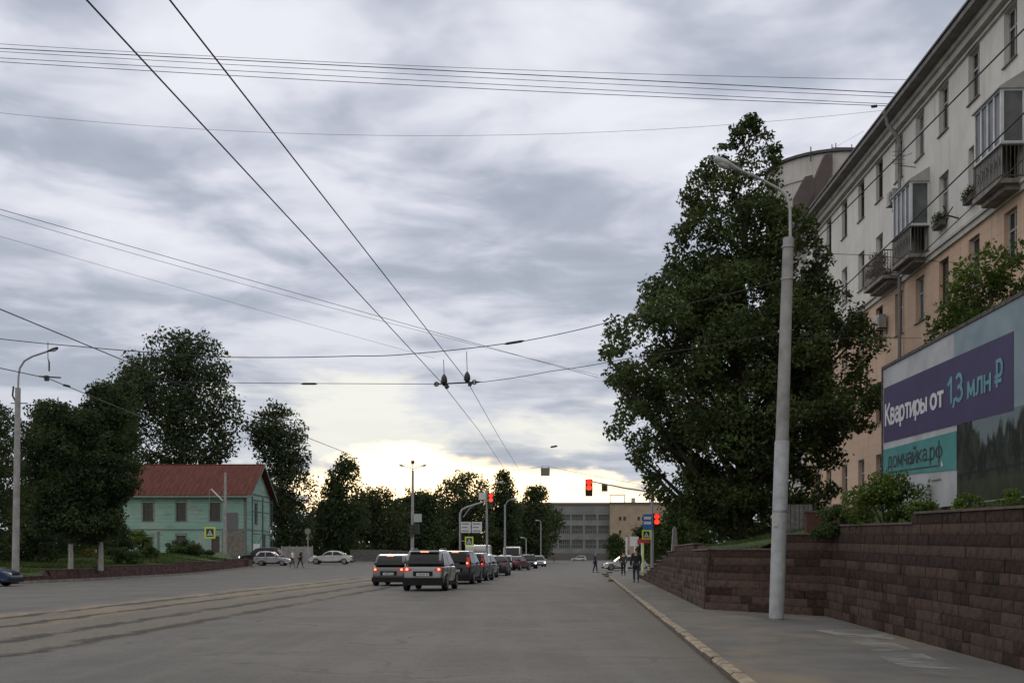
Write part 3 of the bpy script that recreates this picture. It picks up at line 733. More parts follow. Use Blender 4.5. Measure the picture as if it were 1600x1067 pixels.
# trees and shrubs on the right far side
D = 78; b = P(1035, 868, D); tree('low spreading tree overhanging the far end of the brown wall', (b.x, D, .4), prof_px([(880, 1005, 1080), (850, 1012, 1090), (820, 1022, 1100), (790, 1040, 1100)], D, .4, 1035), 8000, .24, 50, .9, LEAF_B, .12)
for k_, (xp, D, yt, w_) in enumerate(((1075, 92, 775, 55), (1150, 104, 745, 80), (1215, 98, 770, 50), (1015, 128, 820, 30))):
    b = P(xp, 868, D); tree(('dark tree behind the white obelisk post', 'dark tree deep behind the big one', 'dark tree between the big one and the apartment corner', 'small dark tree behind the far corner posts')[k_], (b.x, D, 1.0), prof_px([(872, xp-w_, xp+w_), (830, xp-w_*.9, xp+w_*.9), (yt+30, xp-w_*.7, xp+w_*.7), (yt, xp-w_*.3, xp+w_*.3)], D, 1.0, xp), 9000, .34, 60, 1.2, LEAF_D, .2, limbs=10)
D = 150; b = P(962, 868, D); tree('round yellowish green tree before the beige brick block', (b.x, D, 0), prof_px([(872, 948, 978), (855, 945, 980), (840, 950, 975), (835, 956, 968)], D, 0, 962), 3000, .3, 30, .9, LEAF_B, .12)

# ------------------------------------------------------------------ walls with real openings
def facade(ub, vb, holes, to3, deep, reveal_mi=None, mb=None):
    """grid wall: u breaks, v breaks; holes [(u0,u1,v0,v1)]; to3(u, v, depth)"""
    mb = mb or MB()
    us = sorted(set([round(u, 4) for u in ub]+[round(h[i], 4) for h in holes for i in (0, 1)]))
    vs = sorted(set([round(v_, 4) for v_ in vb]+[round(h[i], 4) for h in holes for i in (2, 3)]))
    for i in range(len(us)-1):
        for j in range(len(vs)-1):
            uc, vc = (us[i]+us[i+1])/2, (vs[j]+vs[j+1])/2
            if any(h[0] < uc < h[1] and h[2] < vc < h[3] for h in holes): continue
            mb.add([to3(us[i], vs[j], 0), to3(us[i+1], vs[j], 0), to3(us[i+1], vs[j+1], 0), to3(us[i], vs[j+1], 0)], [(0, 1, 2, 3)])
    for a, b, c, d in holes:
        for q in (((a, c), (b, c)), ((b, c), (b, d)), ((b, d), (a, d)), ((a, d), (a, c))):
            mb.add([to3(*q[0], 0), to3(*q[1], 0), to3(*q[1], deep), to3(*q[0], deep)], [(0, 1, 2, 3)])
    return mb
def window(parent, h, to3, deep, frame_m, glass_m, mull=1, transom=.68, name='window', fw=.07, sill=True):
    """pane mesh with frame and sill as sub-parts"""
    a, b, c, d = h; z = deep-.005
    pn = MB().add([to3(a, c, z), to3(b, c, z), to3(b, d, z), to3(a, d, z)], [(0, 1, 2, 3)]).build(name, glass_m, parent)
    fr = MB()
    def bar(u0, u1, v0, v1, t=.05):
        v = [to3(u, w, z-q) for q in (.004, t) for u, w in ((u0, v0), (u1, v0), (u1, v1), (u0, v1))]
        fr.add(v, [(0, 1, 2, 3), (4, 5, 6, 7), (0, 1, 5, 4), (1, 2, 6, 5), (2, 3, 7, 6), (3, 0, 4, 7)])
    bar(a, a+fw, c, d); bar(b-fw, b, c, d); bar(a+fw, b-fw, c, c+fw); bar(a+fw, b-fw, d-fw, d)
    for i in range(mull): u = a+(b-a)*(i+1)/(mull+1); bar(u-fw*.5, u+fw*.5, c+fw, d-fw, .045)
    if transom: v_ = c+(d-c)*transom; bar(a+fw, b-fw, v_-fw*.5, v_+fw*.5, .042)
    fr.build('frame', frame_m, pn)
    if sill:
        s = MB(); v = [to3(u, w, q) for q in (-.07, deep*.7) for u, w in ((a-.05, c-.035), (b+.05, c-.035), (b+.05, c), (a-.05, c))]
        s.add(v, [(0, 1, 2, 3), (4, 5, 6, 7), (0, 1, 5, 4), (1, 2, 6, 5), (2, 3, 7, 6), (3, 0, 4, 7)]).build('sill', EAVE, pn)
    return pn
# --- the long apartment block. u along the facade (world y), depth positive into the building
APT = thing('apartment_building', 'five storey apartment block, white plaster above peach, along the right side', 'building', (bx(40), 40, 3))
AO = Vector((bx(40), 40, 3)); dv = Vector((.0286, 1, 0)).normalized(); nv = Vector((-1, .0286, 0)).normalized()
def a3(u, z, dep=0): p = Vector((bx(u), u, z))-nv*dep-AO; return tuple(p)
Y0, Y1 = 14, 62.6
wy = [35.3-2.85*k for k in range(7, 0, -1)]+[35.3, 38.3, 41.2, 43.8, 46.4, 49.1, 51.9, 54.8, 57.8, 60.8]
ROWS = [(17.0, 18.75), (13.75, 15.5), (10.6, 12.35), (7.3, 9.05), (4.1, 5.9)]
hw = .50; holesW = []; holesP = []
for r_, (z0, z1) in enumerate(ROWS):
    for y in wy:
        h = (y-hw, y+hw, z0, z1)
        if r_ == 1 and abs(y-35.3) < .2: h = (y-hw, y+hw, 12.75, 15.5)      # balcony doors
        if r_ == 1 and (abs(y-43.8) < .2 or abs(y-46.4) < .2): h = (y-hw, y+hw, 12.75, 15.5)
        (holesW if r_ < 2 else holesP).append(h)
wl = facade([Y0, Y1], [12.72, 19.6], holesW, a3, .22)
for (q0, q1) in (((Y1, 0), (Y1, 14)), ((Y0, 14), (Y0, 0))):
    wl.add([a3(q0[0], 12.72, q0[1]), a3(q1[0], 12.72, q1[1]), a3(q1[0], 19.6, q1[1]), a3(q0[0], 19.6, q0[1])], [(0, 1, 2, 3)])
wl.add([a3(Y0, 12.72, 14), a3(Y1, 12.72, 14), a3(Y1, 19.6, 14), a3(Y0, 19.6, 14)], [(0, 1, 2, 3)])
wl.build('upper_wall', PLW, APT)
wl = facade([Y0, Y1], [2.0, 12.72], holesP, a3, .22)
for (q0, q1) in (((Y1, 0), (Y1, 14)), ((Y0, 14), (Y0, 0))):
    wl.add([a3(q0[0], 2, q0[1]), a3(q1[0], 2, q1[1]), a3(q1[0], 12.72, q1[1]), a3(q0[0], 12.72, q0[1])], [(0, 1, 2, 3)])
wl.add([a3(Y0, 2, 14), a3(Y1, 2, 14), a3(Y1, 12.72, 14), a3(Y0, 12.72, 14)], [(0, 1, 2, 3)])
wl.build('lower_wall', PLP, APT)
for i, h in enumerate(holesW+holesP):
    window(APT, h, a3, .20, FRAMEW if random.random() < .75 else FRAMEB, GLASS if random.random() < .72 else GLASSL, 1 if random.random() < .6 else 0, .66)
def rail(mb, u0, u1, d0, d1, z0, z1):
    v = [a3(u, z, d) for z in (z0, z1) for u, d in ((u0, d0), (u1, d0), (u1, d1), (u0, d1))]
    mb.add(v, [(0, 1, 2, 3), (4, 5, 6, 7), (0, 1, 5, 4), (1, 2, 6, 5), (2, 3, 7, 6), (3, 0, 4, 7)]); return mb
# eaves: stepped cornice under a projecting roof edge
c = MB(); rail(c, Y0-.5, Y1+.4, -.22, .2, 19.0, 19.25); rail(c, Y0-.5, Y1+.4, -.34, .2, 19.25, 19.42); rail(c, Y0-.5, Y1+.4, -.10, .2, 18.78, 18.85)
c.build('cornice', MOULD, APT)
c = MB(); rail(c, Y0-.5, Y1+.5, -.74, 1.0, 19.42, 19.62); c.build('eave', EAVE, APT)
c = MB()
v = [a3(Y0-.5, 19.62, -.8), a3(Y1+.5, 19.62, -.8), a3(Y1+.5, 19.70, -.8), a3(Y0-.5, 19.70, -.8), a3(Y0-.5, 22.0, 7), a3(Y1+.5, 22.0, 7), a3(Y0-.5, 19.62, 14.8), a3(Y1+.5, 19.62, 14.8)]
c.add(v, [(0, 1, 2, 3), (3, 2, 5, 4), (4, 5, 7, 6), (0, 3, 4, 6), (1, 7, 5, 2)]); c.build('roof', mat('grey sheet roof', (.10, .095, .095), .6, .2, scale=2), APT)
c = MB(); rail(c, Y0-.1, Y1+.1, -.10, .1, 12.62, 12.82); rail(c, Y0-.1, Y1+.1, -.17, .1, 12.82, 12.92); c.build('string_course', MOULD, APT)
c = MB(); rail(c, Y0-.1, Y1+.15, -.16, .1, 2.2, 3.95); rail(c, Y0-.1, Y1+.15, -.22, .1, 3.95, 4.03); c.build('plinth', mat('peach plinth', (.42, .30, .21), .9, col2=(.30, .21, .15), scale=2), APT)
# downpipe
c = MB(); q = lambda u, z, d: Vector(a3(u, z, d))
c.tube([q(45.8, 19.4, -.70), q(45.8, 19.1, -.66), q(45.8, 18.55, -.22), q(45.8, 18.2, -.16), q(45.8, 3.6, -.16)], .075, 8)
c.tube([q(45.8, 19.62, -.72), q(45.8, 19.35, -.70)], [.15, .08], 8); c.build('downpipe', mat('grey pipe', (.21, .205, .20), .6, .2, scale=5), APT, 40)
c = MB(); c.tube([q(59.4, 19.3, -.60), q(59.4, 18.4, -.18), q(59.4, 3.6, -.16)], .07, 8); c.build('downpipe', MATS['grey pipe'], APT, 40)
# balconies
BALC = mat('balcony concrete', (.24, .22, .20), .9, col2=(.14, .125, .115), scale=3, bump=.5)
def balcony(u0, u1, zf, dep, glazed, h=3.2):
    sl_ = MB(); rail(sl_, u0, u1, -dep, 0, zf-.14, zf); rail(sl_, u0+.15, u1-.15, -dep*.7, 0, zf-.30, zf-.14)
    s = sl_.build('balcony', BALC, APT)
    r_ = MB()
    def post(u, d, z0, z1, w=.02): rail(r_, u-w/2, u+w/2, d-w/2, d+w/2, z0, z1)
    zt = zf+1.02; dd = -dep+.04
    rail(r_, u0+.02, u1-.02, dd-.02, dd+.02, zt, zt+.04); rail(r_, u0+.02, u1-.02, dd-.015, dd+.015, zf+.08, zf+.11)
    for ue in (u0+.04, u1-.04): rail(r_, ue-.02, ue+.02, dd+.02, 0, zt, zt+.04); rail(r_, ue-.015, ue+.015, dd+.02, 0, zf+.08, zf+.11)
    n = int((u1-u0)/.11)
    for i in range(n+1): post(u0+.04+(u1-u0-.08)*i/n, dd, zf, zt, .018)
    for i in range(6):
        for ue in (u0+.04, u1-.04): post(ue, dd+(0-dd)*(i+.5)/6, zf, zt, .018)
    # scrolls of the wrought iron
    for i in range(int((u1-u0)/.33)):
        uc = u0+.2+i*.33
        r_.tube([q(uc+.11*math.cos(a), zf+.55+.2*math.sin(a), dd) for a in [k*PI/5 for k in range(11)]], .011, 4, False)
    r_.build('railing', RUSTY, s)
    if glazed:
        g = MB(); f_ = MB(); z0 = zf+1.08; z1 = zf+h
        g.add([a3(u0+.08, z0, dd+.05), a3(u1-.08, z0, dd+.05), a3(u1-.08, z1, dd+.05), a3(u0+.08, z1, dd+.05)], [(0, 1, 2, 3)])
        for ue in (u0+.08, u1-.08): g.add([a3(ue, z0, dd+.05), a3(ue, z0, 0), a3(ue, z1, 0), a3(ue, z1, dd+.05)], [(0, 1, 2, 3)])
        for i in range(5): u = u0+.08+(u1-u0-.16)*i/4; rail(f_, u-.035, u+.035, dd+.01, dd+.045, z0, z1)
        for zz in (z0-.06, z0+.72 if False else z1-.05): rail(f_, u0+.045, u1-.045, dd+.005, dd+.048, zz, zz+.10)
        for ue in (u0+.08, u1-.08):
            for zz in (z0-.05, z0+.0, z1-.06): rail(f_, ue-.03, ue+.03, dd+.05, 0, zz, zz+.08)
            for dq in (dd+.05, -.06): rail(f_, ue-.034, ue+.034, dq, dq+.06, z0, z1)
        pn_ = MB(); rail(pn_, u0+.07, u1-.07, dd+.055, dd+.075, zf, z0-.07)
        g.build('glazing', GLASSL, s); f_.build('glazing_frame', WHITEP, s); pn_.build('parapet_panel', mat('frosted panel', (.38, .38, .365), .5, scale=2), s)
        rf = MB(); rf.add([a3(u0-.02, z1+.05, -dep-.02), a3(u1+.02, z1+.05, -dep-.02), a3(u1+.02, z1+.55, .0), a3(u0-.02, z1+.55, .0), a3(u0-.02, z1+.0, -dep-.02), a3(u1+.02, z1+.0, -dep-.02), a3(u1+.02, z1+.0, 0), a3(u0-.02, z1, 0)],
                          [(0, 1, 2, 3), (0, 3, 7, 4), (1, 5, 6, 2), (0, 4, 5, 1), (4, 7, 6, 5)]); rf.build('canopy', mat('pale canopy', (.36, .355, .34), .7, scale=3), s)
    return s
balcony(34.2, 36.4, 12.98, .78, True, 2.75)
balcony(42.7, 44.9, 12.98, .78, True, 2.75)
balcony(46.0, 48.7, 12.98, .80, False)
balcony(22.8, 25.0, 12.98, .78, True, 2.75)
# things fixed to or standing on the facade
def wp(u, z, d): return Vector(a3(u, z, d))+AO
def ac(u, z, label):
    t = thing('air_conditioner', label, 'air conditioner', wp(u, z, -.25), math.atan2(-dv.x, dv.y), 'air conditioners on the apartment block')
    MB().box((0, 0, .28), (.32, .80, .56)).build('casing', mat('aged white metal', (.34, .335, .32), .6, col2=(.22, .215, .20), scale=4), t)
    m_ = MB(); m_.disc((-.165, -.12, .28), .21, .02, 'x', 18); m_.build('fan_grille', DARKM, t)
    m_ = MB()
    for s in (-.3, .3): m_.box((.02, s, -.02), (.48, .04, .04)); m_.box((.2, s, -.16), (.04, .04, .24))
    m_.build('bracket', RUSTY, t)
ac(46.3, 15.95, 'grey outdoor air conditioner unit under a top floor window beside the downpipe')
ac(48.2, 11.2, 'small air conditioner unit below the open plant filled balcony')
for (u, z, lb) in ((41.2, 13.5, 'window box of dark plants left of the nearer glazed balcony'), (38.2, 13.5, 'window box of drooping plants close beside the nearer balcony railing')):
    t = thing('flower_box', lb, 'flower box', wp(u, z, -.16), math.atan2(-dv.x, dv.y))
    MB().box((0, 0, .10), (.22, .85, .20)).build('planter', RUSTY, t)
    leafy('plants', [(random.gauss(0, .06), random.uniform(-.36, .36), .25+random.uniform(-.12, .18), .2) for _ in range(40)], 900, .07, 1.0, LEAF_B, t)
t = thing('balcony_plants', 'dried climbing plants piled on the open balcony', 'plants', wp(47.6, 12.98, -.45))
leafy('foliage', [(random.gauss(0, .14), random.uniform(-.7, .9), random.uniform(.25, 1.25), .22) for _ in range(26)], 1500, .09, 1.0, m_leaf('dry vines', (.10, .085, .05), (.22, .19, .12)), t)
MB().box((0, 0, .12), (.3, 1.6, .24)).build('planter', RUSTY, t)
t = thing('television_aerial', 'rusty television aerial bracket sticking out beside the downpipe', 'aerial', wp(44.3, 16.8, 0))
m_ = MB(); m_.tube([(0, 0, 0), (-.7, -.1, .05)], .018, 5); m_.tube([(-.7, -.1, -.3), (-.7, -.1, .75)], .016, 5)
for i in range(4): m_.tube([(-.7-.25, -.1, .1+.16*i), (-.7+.25, -.1, .12+.16*i)], .011, 4)
m_.tube([(-.35, -.6, .35), (-.7, -.1, .3), (-.9, .5, .25)], .012, 4); m_.build('rods', RUSTY, t)
t = thing('satellite_bracket', 'dark curled cable bracket on the white wall near the plants', 'bracket', wp(39.7, 13.4, 0))
m_ = MB(); m_.tube([(0, 0, 0), (-.4, 0, .1), (-.55, 0, .45)], .03, 6); m_.tube([(-.4, .3, .1), (-.4, 0, .12), (-.35, -.35, .3)], .02, 5); m_.build('arm', DARKM, t)
t = thing('satellite_dish', 'small dark dish fixed just under the aerial beside the downpipe', 'dish', wp(45.2, 15.3, 0))
m_ = MB(); m_.tube([(0, 0, 0), (-.35, 0, .05)], .02, 5); m_.build('arm', RUSTY, t)
m_ = MB(); m_.tube([(-.33, 0, .08), (-.38, -.03, .09), (-.46, -.10, .12)], [.03, .16, .26], 14); m_.build('bowl', DARKM, t, 60)
# --- rounded grey building beyond
T2 = thing('rounded_building', 'tall grey beige building with curved roofline behind the apartment block', 'building', (27.7, 97, 0))
def arc_pt(a, r): return (math.sin(a)*r, -math.cos(a)*r)
m_ = MB(); n = 22; Rr = 5.6; v = []; f = []
def rtop(a): return 34.4
for i in range(n+1):
    a = R(-100+200*i/n); x, y = arc_pt(a, Rr); v += [(x, y, 0), (x, y, rtop(a)-1.9), (x*1.02, y*1.02, rtop(a)-1.9), (x*1.02, y*1.02, rtop(a)-1.55), (x, y, rtop(a)-1.55), (x, y, rtop(a))]
for i in range(n):
    for k in range(5): f.append((6*i+k, 6*(i+1)+k, 6*(i+1)+k+1, 6*i+k+1))
m_.add(v, f); m_.build('wall', PLG, T2, 30)
m_ = MB(); v = [(0, 2, 34.9)]+[(arc_pt(R(-100+200*i/n), Rr+.25)[0], arc_pt(R(-100+200*i/n), Rr+.25)[1], rtop(R(-100+200*i/n))+.02) for i in range(n+1)]+[(arc_pt(R(-100+200*i/n), Rr+.25)[0], arc_pt(R(-100+200*i/n), Rr+.25)[1], rtop(R(-100+200*i/n))+.25) for i in range(n+1)]
m_.add(v, [(0, 1+n+1+i, 2+n+1+i) for i in range(n)]+[(1+i, 2+i, 3+n+i, 2+n+i) for i in range(n)]); m_.build('roof', mat('dark roof edge', (.06, .058, .06), .7), T2)
BRN = mat('brown cladding', (.075, .052, .050), .7, col2=(.05, .036, .036), scale=1.2)
m_ = MB()
def fin(pts, y0, y1): m_.add([(p[0], y, p[1]) for y in (y0, y1) for p in pts], [tuple(range(len(pts))), tuple(reversed(range(len(pts), 2*len(pts))))]+[(i, (i+1) % len(pts), len(pts)+(i+1) % len(pts), len(pts)+i) for i in range(len(pts))])
def T2p(x, y, D): p = P(x, y, D); return (p.x-27.7, p.z)
fin([T2p(*k, 91.0) for k in ((1290, 241), (1301, 240), (1301, 270), (1262, 345), (1262, 380), (1225, 380), (1246, 345))], -6.0, -2)
fin([T2p(*k, 90.6) for k in ((1258, 276), (1270, 273), (1272, 300), (1250, 345), (1240, 345), (1240, 310))], -6.4, -6.02)
m_.build('slanted_cladding', BRN, T2)
m_ = MB(); p0 = T2p(1331, 236, 88)
for k in ((1300, 240), (1306, 238), (1331, 240)):
    q_ = T2p(*k, 92); m_.tube([(q_[0], -5, q_[1]-.3), (q_[0], -5, q_[1]+.75)], .04, 5)
a_, b_ = T2p(1300, 231, 92), T2p(1331, 231, 92); m_.tube([(a_[0], -5, a_[1]), (b_[0], -5, b_[1])], .03, 5)
q_ = T2p(1267, 243, 92); m_.tube([(q_[0], -5, q_[1]-.5), (q_[0], -5, q_[1]+.7)], .05, 5)
m_.build('roof_railing', DARKM, T2)
# red rust parapet and small gate on the bank
t = thing('low_red_parapet', 'low dark red parapet wall behind the bend of the brown wall', 'wall', (0, 0, 0))
p = P(1280, 815, 33); m_ = MB(); m_.box((p.x+.3, p.y, p.z-.1), (1.4, .25, .75)); m_.build('wall_body', mat('dark red bricks', (.09, .035, .03), .9, col2=(.06, .025, .022), scale=6, bump=.6), t)
m_ = MB(); m_.box((p.x+.3, p.y, p.z+.30), (1.5, .32, .05)); m_.build('coping', CAPST, t)
t = thing('grey_gate', 'weathered grey board gate standing beside the dark red parapet', 'gate', (0, 0, 0))
p = P(1247, 812, 36); m_ = MB()
for i in range(7): m_.box((p.x-.45+.14*i, p.y, p.z), (.12, .03, 1.0))
m_.build('boards', mat('weathered boards', (.16, .155, .15), .9, col2=(.09, .085, .08), scale=6), t)
m_ = MB()
for dx in (-.55, .55): m_.box((p.x+dx, p.y, p.z), (.07, .07, 1.15))
for dz in (-.35, .35): m_.box((p.x, p.y+.05, p.z+dz), (1.05, .04, .06))
m_.build('frame', DARKM, t)

# ------------------------------------------------------------------ billboard
BB = thing('billboard', 'long weathered advertising billboard with purple band and teal strip above the wall', 'billboard', (8.1, 0, 0))
def b3(u, z, dep=0): return (.02*u+dep, u, z)
BY0, BY1, BZ0, BZ1 = 11.5, 26.0, 2.42, 5.76
def panel(u0, u1, z0, z1, m, name, lift, zz=None):
    z = zz or (z0, z0, z1, z1)     # corners: (u0,bottom),(u1,bottom),(u1,top),(u0,top)
    mb = MB(); c4 = ((u0, z[0]), (u1, z[1]), (u1, z[2]), (u0, z[3]))
    v = [b3(u, w, d) for d in (-lift, -lift+.004) for u, w in c4]
    mb.add(v, [(0, 1, 2, 3), (7, 6, 5, 4), (0, 4, 5, 1), (1, 5, 6, 2), (2, 6, 7, 3), (3, 7, 4, 0)]); return mb.build(name, m, BB)
VINW = mat('weathered white vinyl', (.44, .45, .46), .6, col2=(.30, .30, .30), scale=1.3, contrast=(.3, .6))
VINB = mat('weathered pale blue vinyl', (.235, .31, .335), .6, col2=(.17, .235, .255), scale=1.5)
VINP = mat('weathered purple vinyl', (.050, .034, .105), .6, col2=(.038, .027, .080), scale=1.5)
VINT = mat('weathered teal vinyl', (.055, .235, .225), .6, col2=(.04, .19, .185), scale=1.5)
mb = MB(); mb.add([b3(u, z, d) for d in (0, .08) for u, z in ((BY0, BZ0), (BY1, BZ0), (BY1, BZ1), (BY0, BZ1))], [(0, 1, 2, 3), (7, 6, 5, 4), (0, 4, 5, 1), (1, 5, 6, 2), (2, 6, 7, 3), (3, 7, 4, 0)])
mb.build('backing_board', VINW, BB)
mb = MB()
mb.add([b3(u, z, d) for d in (-.03, .12) for u, z in ((BY0, BZ1), (BY1+.05, BZ1), (BY1+.05, BZ1+.07), (BY0, BZ1+.07))], [(0, 1, 2, 3), (7, 6, 5, 4), (0, 4, 5, 1), (1, 5, 6, 2), (2, 6, 7, 3), (3, 7, 4, 0)])
mb.add([b3(u, z, d) for d in (-.03, .12) for u, z in ((BY1, BZ0), (BY1+.05, BZ0), (BY1+.05, BZ1), (BY1, BZ1))], [(0, 1, 2, 3), (7, 6, 5, 4), (0, 4, 5, 1), (1, 5, 6, 2), (2, 6, 7, 3), (3, 7, 4, 0)])
mb.build('frame', RUSTY, BB)
mb = MB()
for u in (12, 15.5, 19, 22.5, 25.7): mb.tube([b3(u, 1.6, .2), b3(u, 5.7, .2)], .06, 6); mb.tube([b3(u, 1.9, 1.6), b3(u, 4.6, .2)], .04, 6)
mb.build('support', RUSTY, BB)
panel(BY0+.02, 21.6, 3.95, BZ1-.02, VINB, 'pale_blue_field', .007)
panel(BY0+.02, 21.45, BZ0+.02, 3.95, PRINT, 'printed_picture', .008)
panel(18.9, 25.93, 0, 0, VINP, 'purple_band', .012, (3.90, 4.06, 5.32, 5.24))
panel(21.45, 25.95, 0, 0, VINT, 'teal_strip', .016, (3.10, 3.28, 3.90, 3.84))
# glyphs drawn as strokes: each stroke a polyline in a 0..1 x 0..1(x-height .72) box
def arc(cx, cy, rx, ry, a0, a1, n=10): return [(cx+rx*math.cos(R(a0+(a1-a0)*i/n)), cy+ry*math.sin(R(a0+(a1-a0)*i/n))) for i in range(n+1)]
X_ = .70
G = {
 'К': (.60, [[(0, 0), (0, 1)], [(.55, 1), (.08, .52)], [(.16, .58), (.60, 0)]]),
 'в': (.46, [[(0, 0), (0, X_)], [(0, X_)]+arc(.24, .54, .17, .16, 90, -90)+[(0, .38)], [(0, .38)]+arc(.25, .19, .20, .19, 90, -90)+[(0, 0)]]),
 'а': (.44, [arc(.20, .50, .22, .20, 150, 20)+[(.42, 0)], [(.42, .40)]+arc(.20, .20, .20, .20, 90, 270)+[(.42, .12)]]),
 'р': (.48, [[(0, -.28), (0, X_)], arc(.23, .35, .25, .35, 155, -155, 14)]),
 'т': (.46, [[(0, X_), (.46, X_)], [(.23, X_), (.23, 0)]]),
 'и': (.46, [[(0, X_), (0, 0), (.44, X_), (.44, 0)]]),
 'й': (.46, [[(0, X_), (0, 0), (.44, X_), (.44, 0)], arc(.22, 1.0, .14, .10, 180, 360, 6)]),
 'ы': (.60, [[(0, X_), (0, 0)], [(0, 0), (.2, 0)]+arc(.22, .21, .17, .21, -90, 90)+[(0, .42)], [(.58, 0), (.58, X_)]]),
 'о': (.50, [arc(.25, .35, .25, .35, 0, 360, 16)]),
 '1': (.28, [[(.02, .78), (.26, 1), (.26, 0)]]),
 ',': (.12, [[(.10, .08), (.02, -.20)]]),
 '3': (.46, [arc(.20, .76, .22, .24, 140, -80)+[(.14, .52)], [(.14, .52)]+arc(.20, .26, .26, .27, 85, -145)]),
 'м': (.60, [[(0, 0), (.03, X_), (.29, .12), (.55, X_), (.58, 0)]]),
 'л': (.50, [[(-.03, .02), (.09, .10), (.13, X_), (.46, X_), (.46, 0)]]),
 'н': (.46, [[(0, 0), (0, X_)], [(.44, 0), (.44, X_)], [(0, .37), (.44, .37)]]),
 '₽': (.56, [[(.12, 0), (.12, 1)]+[(.3, 1)]+arc(.32, .70, .22, .30, 90, -90)+[(0, .40)], [(0, .20), (.46, .20)]]),
 'д': (.56, [[(0, -.18), (0, .05), (.56, .05), (.56, -.18)], [(.08, .05), (.16, X_), (.46, X_), (.46, .05)]]),
 'о2': (.5, []),
 'ч': (.42, [[(0, X_)]+arc(.20, .50, .20, .20, 180, 270)+[(.42, .30)], [(.42, X_), (.42, 0)]]),
 'к': (.44, [[(0, 0), (0, X_)], [(.42, X_), (.04, .36), (.44, 0)]]),
 '.': (.08, [[(.04, 0), (.04, .05)]]),
 'ф': (.66, [arc(.33, .35, .33, .32, 0, 360, 18), [(.33, -.28), (.33, 1.02)]]),
 ' ': (.22, []),
}
def letter_width(s, gap): return sum(G[c][0]+gap for c in s)-gap
def lettering(s, to, w, gap, m, name, parent, depth_off):
    """to(x, y) -> (u, z) with x in letter units; strokes as thin flat bars"""
    mb = MB(); x = 0; k = 0
    for c in s:
        wd, st = G[c]
        for pl in st:
            for (ax, ay), (b_x, by) in zip(pl[:-1], pl[1:]):
                d = Vector((b_x-ax, by-ay)); L = d.length
                if L < 1e-4: continue
                d /= L; n_ = Vector((-d.y, d.x))*w/2; e = d*w*.32
                q4 = [(ax-e.x+n_.x, ay-e.y+n_.y), (b_x+e.x+n_.x, by+e.y+n_.y), (b_x+e.x-n_.x, by+e.y-n_.y), (ax-e.x-n_.x, ay-e.y-n_.y)]
                off = depth_off+.0006*(k % 9); k += 1
                pts = [to(x+a, b) for a, b in q4]
                mb.add([b3(u, z, -off) for u, z in pts], [(0, 1, 2, 3)])
        x += wd+gap
    return mb.build(name, m, parent)
def line_map(s, gap, uL, uR, zbL, zbR, hL, hR):
    Wd = letter_width(s, gap)
    def to(x, y):
        t = x/Wd; return uL+(uR-uL)*t, zbL+(zbR-zbL)*t+y*(hL+(hR-hL)*t)
    return to
WH = mat('white lettering', (.62, .62, .64), .6, scale=3); TE = mat('pale teal lettering', (.13, .30, .34), .6, scale=3)
def pz(px_, py_):   # photo pixel on the board -> (u, z)
    u = 8.1/((px_-800)/F-.02); return u, HC+(HY-py_)*u/F
def text_px(s, gap, a, b, ha, hb, w, m):
    """a, b = left and right baseline pixels; ha, hb cap heights in px"""
    (u0, z0), (u1, z1) = pz(*a), pz(*b)
    # equal spacing on the board, not in the picture
    lettering(s, line_map(s, gap, u0, u1, z0, z1, ha*u0/F, hb*u1/F), w, gap, m, 'lettering', BB, .020)
text_px('Квартиры', .17, (1385, 664), (1449, 641), 31, 28, .185, WH)
text_px('от', .17, (1456, 639), (1475, 633), 30, 30, .195, WH)
text_px('1,3', .14, (1483, 630), (1505, 623), 37, 40, .165, TE)
text_px('млн', .20, (1514, 621), (1549, 609), 33, 36, .165, TE)
text_px('₽', .14, (1557, 604), (1568, 601), 38, 41, .155, TE)
text_px('домчайка.рф', .19, (1389, 731), (1473, 714), 23, 26, .13, BLKS)
(u0, z0), (u1, z1) = pz(1389, 739), pz(1470, 728)
MB().add([b3(u, z, -.021) for u, z in ((u0, z0), (u1, z1), (u1, z1+.03), (u0, z0+.03))], [(0, 1, 2, 3)]).build('underline', BLKS, BB)
(u0, z0) = pz(1472, 731); MB().add([b3(u, z, -.0225) for u, z in ((u0, z0), (u0, z0+.16), (u0-.12, z0+.05), (u0-.05, z0+.03))], [(0, 1, 2, 3)]).build('cursor_arrow', WH, BB)
# small emblem and faint line of print on the white foot panel
(u0, z0) = pz(1450, 754); mb = MB()
mb.add([b3(u, z, -.012) for u, z in ((u0, z0), (u0-.10, z0+.02), (u0-.16, z0+.08), (u0-.06, z0+.06))], [(0, 1, 2, 3)])
for i in range(7): uu = u0-.24-.075*i; mb.add([b3(u, z, -.012) for u, z in ((uu, z0), (uu-.045, z0), (uu-.045, z0+.04), (uu, z0+.04))], [(0, 1, 2, 3)])
mb.build('small_print', mat('grey print', (.12, .12, .12), .6), BB)

# ------------------------------------------------------------------ turquoise house
HS = thing('wooden_house', 'old turquoise two storey wooden house with red metal gable roof', 'house', (-32.1, 135, 1.5), R(-1))
WL, DP, HE, HRi = 19.5, 12.5, 7.6, 11.3
def h3(u, z, d=0): return (-WL+u, d, z)           # front wall, u from left
def g3(u, z, d=0): return (-d, u, z)              # right gable wall
fx = lambda px_: WL-(385-px_)*135/F
hh = [(fx(223.5), fx(239.5), 4.15, 6.35), (fx(276), fx(291), 4.15, 6.35), (fx(329), fx(345), 4.15, 6.35), (fx(224), fx(239), 1.0, 2.25), (fx(276), fx(291), .9, 2.4), (fx(331), fx(344), .2, 2.3), (3.2-1.2, 3.2, 4.15, 6.35)]
wl = facade([0, WL], [-.5, HE], hh, h3, .16)
gh_ = [(4.4, 5.6, 3.9, 6.5), (8.9, 10.2, .3, 2.7), (4.6, 5.3, 8.3, 9.2)]
facade([0, DP], [-.5, HE], gh_[:2], g3, .16, mb=wl)
